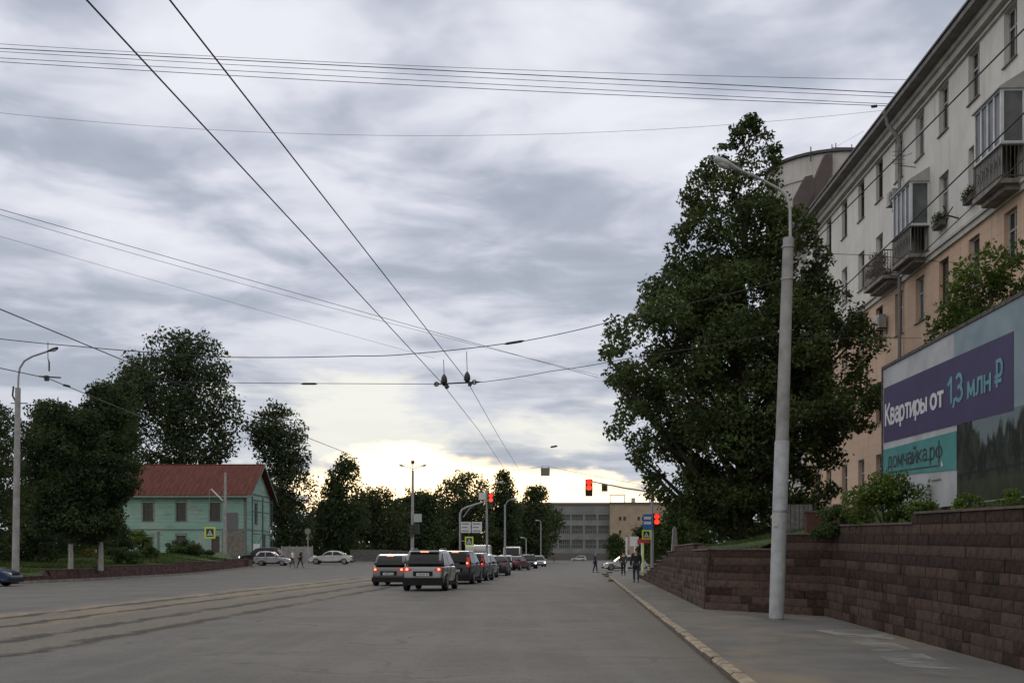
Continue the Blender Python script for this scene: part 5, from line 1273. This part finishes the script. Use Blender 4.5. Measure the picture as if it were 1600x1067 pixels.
mb = MB(); mb.tube([P(75, 534, 28.2)-c, P(75, 560, 28.2)-c, P(77, 566, 28.2)-c, P(77, 580, 28.2)-c], [.010, .010, .022, .022], 5); mb.build('dropper', DARKM, t)
# cable bundles crossing high up to the eave
E_ = lambda x, y: P(x, y, 45)
for i, (ya, ym, yb, r, lb) in enumerate(((69, 104, 125, .009, 'topmost thin cable of the high bundle crossing to the eave'), (76, 109, 146, .016, 'thickest dark cable of the high bundle'), (81, 117, 152, .010, 'middle cable of the high bundle'), (91, 126, 163, .011, 'lower cable of the high bundle'), (97, 134, 166, .012, 'lowest cable of the high bundle'))):
    xb = (1417, 1402, 1398, 1390, 1388)[i]
    K = []
    for k in range(25):
        t_ = k/24; x_ = -80+(xb+80)*t_; y_ = np.interp(x_, [0, 650, xb], [ya, ym, yb]) if False else (ya+(x_/xb)*(yb-ya)+((ym-(ya+.47*(yb-ya)))*4*(x_/xb)*(1-x_/xb))); K.append(E_(x_, y_))
    wire(lb, K, r, 0, 'high cables to the eave', 'overhead_cable', 1, 'cable')
def qwire(lb, pts, D0, D1, r, name='overhead_cable'):
    xs_ = [p[0] for p in pts]; cf = np.polyfit(xs_, [p[1] for p in pts], min(2, len(pts)-1)); K = []
    for k in range(21):
        t_ = k/20; x_ = xs_[0]+(xs_[-1]-xs_[0])*t_; K.append(P(x_, float(np.polyval(cf, x_)), D0+(D1-D0)*t_))
    wire(lb, K, r, 0, None, name, 1, 'cable')
qwire('single thin cable sagging below the high bundle', [(-60, 170), (600, 212), (1378, 173)], 45, 45, .006)
qwire('upper of the two close cables descending across the middle of the sky', [(-60, 310), (480, 463), (935, 590)], 40, 60, .011)
qwire('lower of the two close cables descending across the middle of the sky', [(-60, 318), (480, 471), (935, 586)], 40, 60, .008)
qwire('faint thin cable below the two descending cables', [(-60, 352), (400, 483), (680, 560)], 40, 60, .006)
qwire('faint cable from the roof railing up to the white eave', [(1300, 233), (1350, 205)], 92, 52, .008)
# cables running along the right pavement to the tree
def rcable(lb, a, b, z, r):
    Da, Db = (z-HC)*F/(HY-a[1]), (z-HC)*F/(HY-b[1]); wire(lb, [P(a[0]+(a[0]-b[0])*.6, a[1]+(a[1]-b[1])*.6, Da*.72), P(*a, Da), P(*b, Db), P(b[0]-30, b[1]+30, Db*1.08)], r, 0, 'cables along the apartment block', 'overhead_cable', 6, 'cable')
rcable('upper dark cable slanting across the top floor windows', (1600, 46), (1281, 368), 9.0, .013)
rcable('middle dark cable slanting past the glazed balconies', (1600, 177), (1284, 483), 8.0, .013)
rcable('lower dark cable slanting along the boundary of white and peach', (1600, 248), (1330, 500), 7.4, .009)
wire('short cable from the tree to the plant balcony wall', [P(1232, 392, 24.6), P(1350, 398, 30), P(1548, 414, 37)], .008, .02)
wire('short cable at the lower edge of the string course', [P(1228, 528, 24.6), P(1400, 527, 34), P(1440, 528, 40)], .008, .02)
# distant hanging sign with its cross wire
D = 72; c = P(852, 737, D); t = thing('hanging_sign', 'square grey sign hung from a cross wire over the far road', 'road sign', c)
mb = MB(); mb.box((0, 0, 0), (.58, .03, .52)); mb.build('sign_plate', SIGNBK, t); mb = MB(); mb.tube([(-.2, 0, .26), (-.2, 0, .42)], .012, 4); mb.tube([(.2, 0, .26), (.2, 0, .42)], .012, 4); mb.build('hanger', DARKM, t)
wire('distant cross wire that carries the square hanging sign', [P(800, 735, D), P(852, 728, D), P(1019, 760, D)], .012, .02)

# ------------------------------------------------------------------ vehicles
def wheel(parent, x, y, r, w, out):
    mb = MB(); mb.tube([(x-w/2, y, r), (x-w/2+.03, y, r), (x+w/2-.03, y, r), (x+w/2, y, r)], [r-.03, r, r, r-.03], 22)
    t = mb.build('wheel', TYRE, parent, 50)
    xo = x+out*(w/2+.004); mb = MB(); mb.disc((xo, y, r), r*.64, .012, 'x', 20); mb.build('rim', RIM, t)
    mb = MB()
    for k in range(5):
        a = 2*PI*k/5; mb.add([(xo+out*.009, y+math.cos(a+s)*r*q_, r+math.sin(a+s)*r*q_) for s, q_ in ((-.22, .56), (.22, .56), (.35, .2), (-.35, .2))], [(0, 1, 2, 3)])
    mb.build('rim_opening', BLKP, t); return t
def car(label, loc, head, style, pm, L, Wd, H, brake=False, lights=False, group=None, cat='car', name=None, plate=True, wheel_r=.33):
    t = thing(name or {'suv': 'parked_suv', 'hatch': 'hatchback', 'sedan': 'sedan', 'van': 'box_van', 'mpv': 'minivan'}[style], label, cat, loc, head, group)
    h = L/2; hw_ = Wd/2; zb = H*.60 if style != 'sedan' else H*.635; r = wheel_r; gc = .20 if style != 'suv' else .26
    yf, yr = h-.86, -h+.80
    if style == 'sedan': yrb, yrt, yft, yfb = -h+.50, -h+1.35, h-2.15, h-1.30; zd = zb+.04
    elif style == 'van': yrb, yrt, yft, yfb = -h+.02, -h+.06, h-1.35, h-.75; zd = zb
    else: yrb, yrt, yft, yfb = -h+.10, -h+.50, h-2.0, h-1.15; zd = zb
    if style == 'mpv': yrb, yrt = -h+.06, -h+.22
    zh = zb-.06
    o = [(-h+.10, gc), (-h+.02, gc+.12), (-h, gc+.30), (-h+.03, zb-.16), (-h+.08, zd-.02)]
    if style == 'sedan': o += [(yrb, zd+.02)]
    else: o += [(yrb+.01, zd)]
    o += [(yfb-.6, zb+.01), (yfb, zh+.04), (h-.55, zh-.07), (h-.20, zh-.17), (h-.04, zh-.32), (h, gc+.28), (h-.03, gc+.10), (h-.10, gc)]
    def arch(yc): return [(yc+(r+.06)*math.cos(a), max(gc, r+(r+.06)*math.sin(a)) if math.sin(a) > -.3 else gc) for a in [PI*(-.02)+PI*1.04*k/9 for k in range(10)]]
    o += arch(yf)+arch(yr)
    o = [(a, max(b, gc)) for a, b in o]
    def taper(y): return 1-.13*max(0, abs(y)/h-.45)**2/.3
    def shell(outl, layers, wfun, name_, m_):
        """layers: (t, inset). wfun(y, z) -> half width"""
        n = len(outl); cy = sum(p[0] for p in outl)/n; cz = sum(p[1] for p in outl)/n; v = []; f = []
        for (tt, ins) in layers:
            for (y, z) in outl:
                dy, dz = cy-y, cz-z; dl = math.hypot(dy, dz); yy, zz = y+dy/dl*ins, z+dz/dl*ins
                v.append((tt*wfun(yy, zz), yy, zz))
        k = len(layers)
        for i in range(k-1):
            for j in range(n): j2 = (j+1) % n; f.append((i*n+j, i*n+j2, (i+1)*n+j2, (i+1)*n+j))
        f.append(tuple(reversed(range(n)))); f.append(tuple((k-1)*n+j for j in range(n)))
        return v, f
    LY = [(-1, .075), (-.975, .035), (-.92, .008), (-.6, -.006), (0, -.006), (.6, -.006), (.92, .008), (.975, .035), (1, .075)]
    def wl_(y, z):
        k = z/zb; return hw_*taper(y)*(1-.05*(1-k)**2 if k < 1 else 1-.03)*(1.0 if k > .45 else .985)
    v, f = shell(o, LY, wl_, 'b', pm); mb = MB().add(v, f)
    def wc(y, z): k = min(1, max(0, (z-zb)/(H-zb))); return (hw_*.955*(1-k)+hw_*(.74 if style != 'van' else .92)*k)*taper(y*.92)
    ztop = H-.03
    c_ = [(yrb, zd-.03), (yrb+(yrt-yrb)*.45, zb+(ztop-zb)*.5), (yrt, ztop-.05), (yrt+.22, ztop), ((yrt+yft)/2, H), (yft-.15, H-.015), (yft+.12, ztop-.06), (yfb, zh+.03), (yfb-.6, zb-.04)]
    v, f = shell(c_, [(-1, .03), (-.97, .008), (-.9, 0), (-.4, 0), (.4, 0), (.9, 0), (.97, .008), (1, .03)], wc, 'c', pm); mb.add(v, f)
    bo_ = mb.build('body', pm, t, 60); sb_ = bo_.modifiers.new('round', 'SUBSURF'); sb_.levels = sb_.render_levels = 1
    # glass: side panes follow the cabin's tilt
    GL = mat('car glass', (.010, .011, .012), .12, spec=.25); za, zt_ = zb+.05, ztop-.10
    def side_pane(ya, yb_, yc, yd):   # bottom rear, bottom front, top front, top rear
        for s in (-1, 1):
            pts = [(ya, za), (yb_, za-.02), (yc, zt_), (yd, zt_)]
            MB().add([(s*(wc(y, z)+.004), y, z) for y, z in pts], [(0, 1, 2, 3)]).build('side_window', GL, t)
    yrs = yrb+.28 if style != 'sedan' else yrb+.22; mid = (yrt+yft)/2+.1
    if style != 'van':
        top_r = yrt+.22 if style != 'sedan' else yrt+.12
        side_pane(yrs+(.12 if style == 'sedan' else .0), mid-.04, mid-.04, top_r); side_pane(mid+.04, yfb-.16, yft+.02, mid+.04)
    else: side_pane(yft-.5, yfb-.12, yft+.05, yft-.45)
    def face_pane(y0, z0, y1, z1, nm, m_, t0=.86, lift=.012, k0=.10, k1=.9):
        ya, z_a = y0+(y1-y0)*k0, z0+(z1-z0)*k0; yb_, z_b = y0+(y1-y0)*k1, z0+(z1-z0)*k1; nn_ = Vector((0, z1-z0, -(y1-y0))).normalized()
        if (y0 < 0) != (nn_.y < 0): nn_ = -nn_
        pts = []
        for s in (-1, -.5, 0, .5, 1): pts.append(((s*t0*wc(ya, z_a)), ya+nn_.y*lift, z_a+nn_.z*lift)); pts.append(((s*t0*.97*wc(yb_, z_b)), yb_+nn_.y*lift, z_b+nn_.z*lift))
        return MB().add(pts, [(2*i, 2*i+2, 2*i+3, 2*i+1) for i in range(4)]).build(nm, m_, t)
    if style != 'van':
        yy_ = yrb+(yrt-yrb)*.45; zz_ = zb+(ztop-zb)*.5
        face_pane(yrb, zd+.0, yy_, zz_, 'rear_window', GL, .84, .012, .32, 1.0); face_pane(yy_, zz_, yrt, ztop-.05, 'rear_window', GL, .86, .012, 0, .88)
    else:
        mb = MB(); mb.box((0, -h-.006+.04, H*.55), (.015, .02, H*.7)); mb.build('door_seam', BLKP, t)
    face_pane(yfb, zh+.03, yft+.12, ztop-.06, 'windscreen', GL, .88, .012, .10, .94)
    # rear end: lamps, cladding, plate
    lm = TAILON if brake else TAIL
    for s in (-1, 1):
        mb = MB(); w1 = hw_*.98*taper(-h)
        if style in ('suv', 'hatch', 'sedan'):
            zl = zb-.12 if style != 'sedan' else zb-.14; hh_ = .10
            v = [(s*w1*.60, -h-.018+.045, zl+.02), (s*w1*.60, -h-.018+.045, zl-.06), (s*w1*.965, -h+.03, zl-.12), (s*w1*1.01, -h+.34, zl-.05), (s*w1*1.01, -h+.36, zl+.07), (s*w1*.965, -h+.055, zl+hh_)]
            v2 = [(a*.97, b+.06, c) for a, b, c in v]
            mb.add(v+v2, [(0, 1, 2, 5), (2, 3, 4, 5), (0, 5, 11, 6), (5, 4, 10, 11), (1, 0, 6, 7), (2, 1, 7, 8), (3, 2, 8, 9), (4, 3, 9, 10)])
        else:
            mb.box((s*w1*.90, -h+.04, zb+(.10 if style == 'mpv' else -.35)), (.15, .12, .50 if style == 'mpv' else .35))
        tl = mb.build('tail_light', lm, t)
        if brake:
            mb = MB(); zl = zb-.12 if style != 'mpv' else zb+.05; mb.disc((s*w1*.84, -h-.0, zl), .055, .05, 'y', 12); mb.build('brake_bulb', TAILHOT, tl)
    if brake:
        mb = MB(); mb.box((0, yrt-.03, ztop-.05), (.34, .05, .05)); mb.build('high_brake_light', TAILHOT, t)
    lh_ = .30 if style == 'suv' else .22
    mb = MB(); mb.box((0, -h+.055, gc-.01+lh_/2), (Wd*.90, .17, lh_)); mb.box((0, h-.08, gc+.08), (Wd*.84, .16, .16))
    for s in (-1, 1): mb.box((s*(hw_*.965), 0, gc+.03), (.06, yf-yr-2*r-.16, .12))
    mb.box((0, 0, gc+.02), (Wd*.8, L*.86, .10)); mb.build('lower_trim', BLKP, t)
    if plate:
        mb = MB(); mb.box((0, -h-.008, zb-.30), (.80, .03, .20)); rc = mb.build('plate_recess', BLKP, t)
        mb = MB(); mb.box((0, -h-.028, zb-.33), (.52, .012, .115)); pl_ = mb.build('number_plate', PLATE, rc)
        mb = MB()
        for i, c_x in enumerate((-.19, -.13, -.08, -.03, .03, .08, .16, .20)): mb.box((c_x, -h-.036, zb-.33), (.028, .002, .06))
        mb.build('plate_print', BLKS, pl_)
    for s in (-1, 1):
        mb = MB(); w1 = hw_*taper(h); mb.add([(s*w1*.52, h-.055, zh-.30), (s*w1*.52, h-.11, zh-.19), (s*w1*.98, h-.34, zh-.12), (s*w1*1.005, h-.32, zh-.26), (s*w1*.93, h-.10, zh-.34)], [(0, 1, 2, 3, 4)])
        hl = mb.build('headlight', HEAD, t)
        for q4 in (-1,):
            pass
        if lights: mb = MB(); mb.disc((s*w1*.80, h-.05, zh-.27), .085, .05, 'y', 12); mb.build('headlight_bulb', HEADON, hl)
        mb = MB(); mb.box((s*(hw_+.07), yfb-.35, zb+.07), (.20, .10, .13), s*-.2); mb.build('door_mirror', pm, t)
        mb = MB()
        for yd in (mid, yr+r+.28, yfb-.20):
            mb.box((s*(hw_*.998), yd, (zb+gc+.2)/2+.05), (.012, .010, zb-gc-.25))
        for yd in (mid-.28, mid+.75): mb.box((s*(hw_*1.003), yd-.55, zb-.08), (.02, .14, .025))
        mb.build('door_seam', BLKP, t)
        for yc in (yf, yr): wheel(t, s*(hw_-.12), yc, r, .22, s)
    mb = MB(); mb.box((0, h-.045, zh-.26), (Wd*.42, .04, .12)); mb.build('grille', BLKP, t)
    if style in ('suv',):
        mb = MB(); mb.box((0, yrt-.02, ztop+.0), (Wd*.66, .24, .035)); mb.build('spoiler', pm, t)
        mb = MB()
        for s in (-1, 1): mb.tube([(s*hw_*.66, yrt+.3, H), (s*hw_*.66, yrt+.4, H+.045), (s*hw_*.67, yft-.2, H+.045), (s*hw_*.67, yft-.1, H)], .018, 5)
        mb.build('roof_rail', STEEL, t)
    return t
HD = -math.atan(.085)
def gp(xp, yp, dx=0):
    D = HC*F/(yp-HY); return Vector(((xp-800)/F*D+dx, D, 0))
SIL = paint('silver', (.165, .168, .175)); GRY = paint('grey', (.075, .075, .072)); BLK = paint('black', (.018, .018, .020), .1); DGR = paint('dark grey', (.045, .048, .052)); DBL = paint('dark blue', (.03, .045, .09)); WHT = paint('white', (.44, .44, .44), 0); LSL = paint('light silver', (.33, .34, .36)); RED_ = paint('dark red', (.09, .012, .012)); OLV = paint('olive grey', (.10, .105, .08))
Q = 'cars queuing for the red light'
def rear_at(xc, yb, L, head=HD, back=0):
    """rear-centre pixel & tyre line -> car origin"""
    D = HC*F/(yb-HY); x = (xc-800)/F*D; d = Vector((math.sin(-head), math.cos(-head), 0)); return Vector((x, D-.8, 0))+d*(L/2)
c1 = car('silver compact suv with lit brake lights, nearest of the queue', rear_at(663, 922.5, 4.55), HD, 'suv', SIL, 4.55, 1.84, 1.70, True, group=Q, name='compact_suv', wheel_r=.37)
car('grey crossover left of and just ahead of the nearest silver suv', rear_at(611, 914.5, 4.3), HD-.02, 'hatch', GRY, 4.3, 1.80, 1.53, True, group=Q, name='crossover')
car('black minivan with lit tall tail lamps right ahead of the silver suv', rear_at(713, 912, 4.5), HD-.02, 'mpv', BLK, 4.5, 1.80, 1.72, True, group=Q)
car('dark car third ahead in the right queue, half hidden by the black minivan', rear_at(738, 907, 4.3), HD-.02, 'mpv', DGR, 4.3, 1.75, 1.62, True, group=Q, name='estate_car')
car('olive grey car ahead of the dark estate in the queue', rear_at(750, 902.5, 4.2), HD-.02, 'hatch', OLV, 4.2, 1.74, 1.55, True, group=Q)
car('small white roofed car near the head of the queue', rear_at(743, 896, 5.4), HD, 'van', WHT, 5.4, 1.95, 2.35, False, group=Q, name='minibus', cat='minibus', plate=False)
car('black sedan standing apart at the right of the queue head', rear_at(773, 899, 4.5), HD+.02, 'sedan', BLK, 4.5, 1.78, 1.47, False, group=Q)
car('oncoming silver car with glowing headlamp beside the white van', (P(789, 868, 112).x, 112, 0), PI+HD, 'hatch', LSL, 4.2, 1.72, 1.5, lights=True, name='oncoming_car')
car('white box van parked farther down the road', (P(801, 868, 122).x, 124, 0), PI*.98, 'van', WHT, 5.4, 2.0, 2.45, plate=False, cat='van')
car('dark red car in front of the white van', (P(808, 868, 112).x, 113, 0), HD-.25, 'sedan', RED_, 4.4, 1.75, 1.42, name='red_sedan')
car('dark oncoming car with one bright headlamp right of the red car', (P(826, 868, 128).x, 128, 0), PI+HD+.15, 'suv', DGR, 4.4, 1.8, 1.6, lights=True, name='oncoming_suv', wheel_r=.35)
car('pale oncoming car farthest up the road with headlamps on', (P(841, 868, 150).x, 150, 0), PI+HD+.2, 'hatch', LSL, 4.2, 1.75, 1.5, lights=True, name='oncoming_car')
car('tiny white car crossing before the factory', (P(904, 868, 300).x, 300, 0), R(90), 'hatch', WHT, 4.2, 1.75, 1.5, name='distant_car')
# left side street
x = -25.74; car('dark blue car whose nose pokes in at the left edge', (x, 53.5, 0), -R(90), 'hatch', DBL, 4.2, 1.72, 1.50, name='blue_car')
p = P(427, 868, 112); car('silver five door hatchback parked before the turquoise house', (p.x, 112, gh(p.x, 112)), -R(90), 'hatch', LSL, 3.75, 1.65, 1.46, name='silver_hatchback', wheel_r=.29)
p = P(412, 868, 122); car('black suv parked behind the silver hatchback', (p.x, 121, gh(p.x, 121)), R(84), 'suv', BLK, 4.6, 1.85, 1.78, name='black_suv', lights=True, wheel_r=.37)
p = P(517, 868, 120); car('white sedan parked side on before the dark trees', (p.x, 120, gh(p.x, 120)), R(90), 'sedan', WHT, 4.65, 1.8, 1.46, name='white_sedan')
p = P(975, 868, 112); car('white car crossing behind the pedestrians on the right', (p.x, 112, 0), R(90), 'hatch', WHT, 4.4, 1.75, 1.5, name='white_hatchback')

# ------------------------------------------------------------------ people
def skin_mesh(name, V, E, Rd, m_, parent, sub=1):
    me = bpy.data.meshes.new(name); me.from_pydata([tuple(v) for v in V], E, []); o = bpy.data.objects.new(name, me); COL.objects.link(o)
    md = o.modifiers.new('skin', 'SKIN'); md.use_smooth_shade = True; s = o.modifiers.new('sub', 'SUBSURF'); s.levels = s.render_levels = sub
    for i, r in enumerate(Rd): me.skin_vertices[0].data[i].radius = (r if isinstance(r, tuple) else (r, r))
    me.skin_vertices[0].data[0].use_root = True
    dg = bpy.context.evaluated_depsgraph_get(); m2 = bpy.data.meshes.new_from_object(o.evaluated_get(dg)); bpy.data.objects.remove(o)
    m2.name = name; m2.materials.clear(); m2.materials.append(m_); o2 = bpy.data.objects.new(name, m2); COL.objects.link(o2); o2.parent = parent; return o2
def person(label, loc, rz, H, top, bottom, stride=.3, hair=(.02, .015, .012), bend=0, bag=None, skirt=False):
    """faces local -Y... walking; stride is the angle between the legs"""
    t = thing('person', label, 'person', loc, rz); k = H/1.75
    V = []; E = []; Rd = []
    def add(p, r, par=None):
        V.append(Vector(p)*k); Rd.append(r*k if not isinstance(r, tuple) else (r[0]*k, r[1]*k)); i = len(V)-1
        if par is not None: E.append((par, i))
        return i
    f = lambda y: -y
    pel = add((0, 0, .95), (.14, .10)); sp = add((0, .0-bend*.1, 1.15), (.135, .095), pel); ch = add((0, -bend*.25, 1.36), (.16, .105), sp); nk = add((0, -bend*.36, 1.49), .055, ch); hd0 = add((0, -bend*.4-.01, 1.56), (.065, .075), nk); hd1 = add((0, -bend*.42-.01, 1.655), (.074, .092), hd0); add((0, -bend*.42+.0, 1.72), (.055, .065), hd1)
    add((0, -bend*.42-.10, 1.60), .014, hd0)
    for s in (-1, 1): add((s*.078, -bend*.42+.0, 1.62), .012, hd1)
    hands = []
    J = {}
    for s in (-1, 1):
        sw = s*stride*.75
        sh = add((s*.19, -bend*.3, 1.42), .062, ch); el = add((s*.25, math.sin(sw)*.26-bend*.25, 1.15), .043, sh); wr = add((s*.24, math.sin(sw)*.42-.10-bend*.2, .92), .028, el); pm = add((s*.235, math.sin(sw)*.46-.13-bend*.2, .845), (.022, .036), wr)
        b = V[pm]/k
        for i in range(4):
            yy = -.032+.021*i; L_ = (.065, .078, .074, .058)[i]; a = add((b.x, b.y+yy, b.z-.03), .0095, pm); c_ = add((b.x-s*.008, b.y+yy, b.z-.03-L_*.55), .0085, a); add((b.x-s*.03, b.y+yy, b.z-.03-L_), .007, c_)
        a = add((b.x-s*.01, b.y-.045, b.z+.005), .010, pm); add((b.x-s*.02, b.y-.065, b.z-.035), .0085, a)
        lg = -sw/.75; hp = add((s*.095, 0, .90), .095, pel); kn = add((s*.10, math.sin(lg*.5)*.42-.03, .50), .058, hp); an = add((s*.10, math.sin(lg)*.46+.02, .085), .036, kn); hl = add((s*.10, math.sin(lg)*.46+.035, .045), .04, an); add((s*.11, math.sin(lg)*.46-.16, .03), (.04, .026), an)
        J[s] = (V[sh]/k, V[el]/k, V[wr]/k, V[hp]/k, V[kn]/k, V[an]/k)
    skin_mesh('body', V, E, Rd, SKIN, t)
    # clothing over the body
    def cloth(nm, rows, ed, m_): skin_mesh(nm, [Vector(r[0])*k for r in rows], ed, [(r[1]*k if not isinstance(r[1], tuple) else (r[1][0]*k, r[1][1]*k)) for r in rows], m_, t)
    rows = [((0, 0, .84), (.172, .135)), ((0, -bend*.1, 1.15), (.16, .12)), ((0, -bend*.25, 1.37), (.185, .13)), ((0, -bend*.35, 1.48), .085)]; ed = [(0, 1), (1, 2), (2, 3)]
    for s in (-1, 1):
        a, b, c_ = J[s][:3]; n = len(rows); rows += [(a, .09), (b, .066), (c_+(b-c_)*.05, .052)]; ed += [(2, n), (n, n+1), (n+1, n+2)]
    cloth('jacket', rows, ed, top)
    rows = [((0, 0, .96), (.165, .125))]; ed = []
    for s in (-1, 1):
        a, b, c_ = J[s][3:]; n = len(rows); rows += [(a, .105), (b, .074), (c_, .054)]; ed += [(0, n), (n, n+1), (n+1, n+2)]
    cloth('trousers', rows, ed, bottom)
    for s in (-1, 1):
        an = J[s][5]; cloth('shoe', [(an+Vector((0, .04, -.045)), .05), (an+Vector((0, -.06, -.05)), (.05, .04)), (an+Vector((.01*s, -.17, -.058)), (.045, .03))], [(0, 1), (1, 2)], BLKS)
    hy = -bend*.42
    cloth('hair', [((0, hy+.03, 1.62), (.082, .075)), ((0, hy+.015, 1.69), (.078, .088)), ((0, hy, 1.735), (.05, .06))], [(0, 1), (1, 2)], mat('hair %.2f' % hair[0], hair, .9))
    if bag:
        mb = MB(); x_, z_ = bag[0]*k, bag[1]*k; mb.prism([(x_-.05, z_-.14), (x_+.05, z_-.14), (x_+.06, z_+.12), (x_-.06, z_+.12)], -.16, .16, 'y'); b_o = mb.build('shoulder_bag', bag[2], t, 40)
        mb = MB(); mb.tube([(x_, -.1, z_+.1), (x_*.55, -.13, 1.44*k), (x_*.55, .1, 1.44*k), (x_, .1, z_+.1)], .012, 5); mb.build('strap', bag[2], b_o)
    return t
DKJ = mat('near black jacket cloth', (.020, .021, .026), .9); NVY = mat('navy cloth', (.018, .028, .065), .9); JEAN = mat('dark jeans', (.030, .035, .050), .9); WSH = mat('white shirt cloth', (.55, .55, .55), .9); GRC = mat('grey cloth', (.11, .105, .10), .9); BRC = mat('brown cloth', (.06, .045, .035), .9)
def pp_(xp, yf_, z=0): D = (HC-z)*F/(yf_-HY); return (P(xp, HY, D).x, D, z)
person('man in dark clothes walking away on the pavement beside the brown wall', pp_(994, 909, .07), PI+HD, 1.78, DKJ, JEAN, .32, bag=(.27, 1.0, DKJ))
person('pedestrian in dark brown coat walking ahead beside the white car', pp_(974, 899, .07), PI+HD, 1.68, BRC, DKJ, .25)
person('lone pedestrian in navy crossing the middle of the road', pp_(930, 894), R(70), 1.75, NVY, NVY, .35)
D = 104; x = P(457, 868, D).x; person('pedestrian in a white shirt walking with a darkly dressed companion', (x, D, gh(x, D)), R(80), 1.66, WSH, GRC, .45, bag=(.0, .0, WSH) if False else None)
D = 104.6; x = P(469, 868, D).x; person('pedestrian all in black striding right of the white shirted one', (x, D, gh(x, D)), R(85), 1.72, DKJ, DKJ, .62, bend=.3)
D = 250; person('tiny pedestrian in red far down the road by the factory', (P(866, 868, D).x, D, 0), PI, 1.7, REDS, GRC, .2)
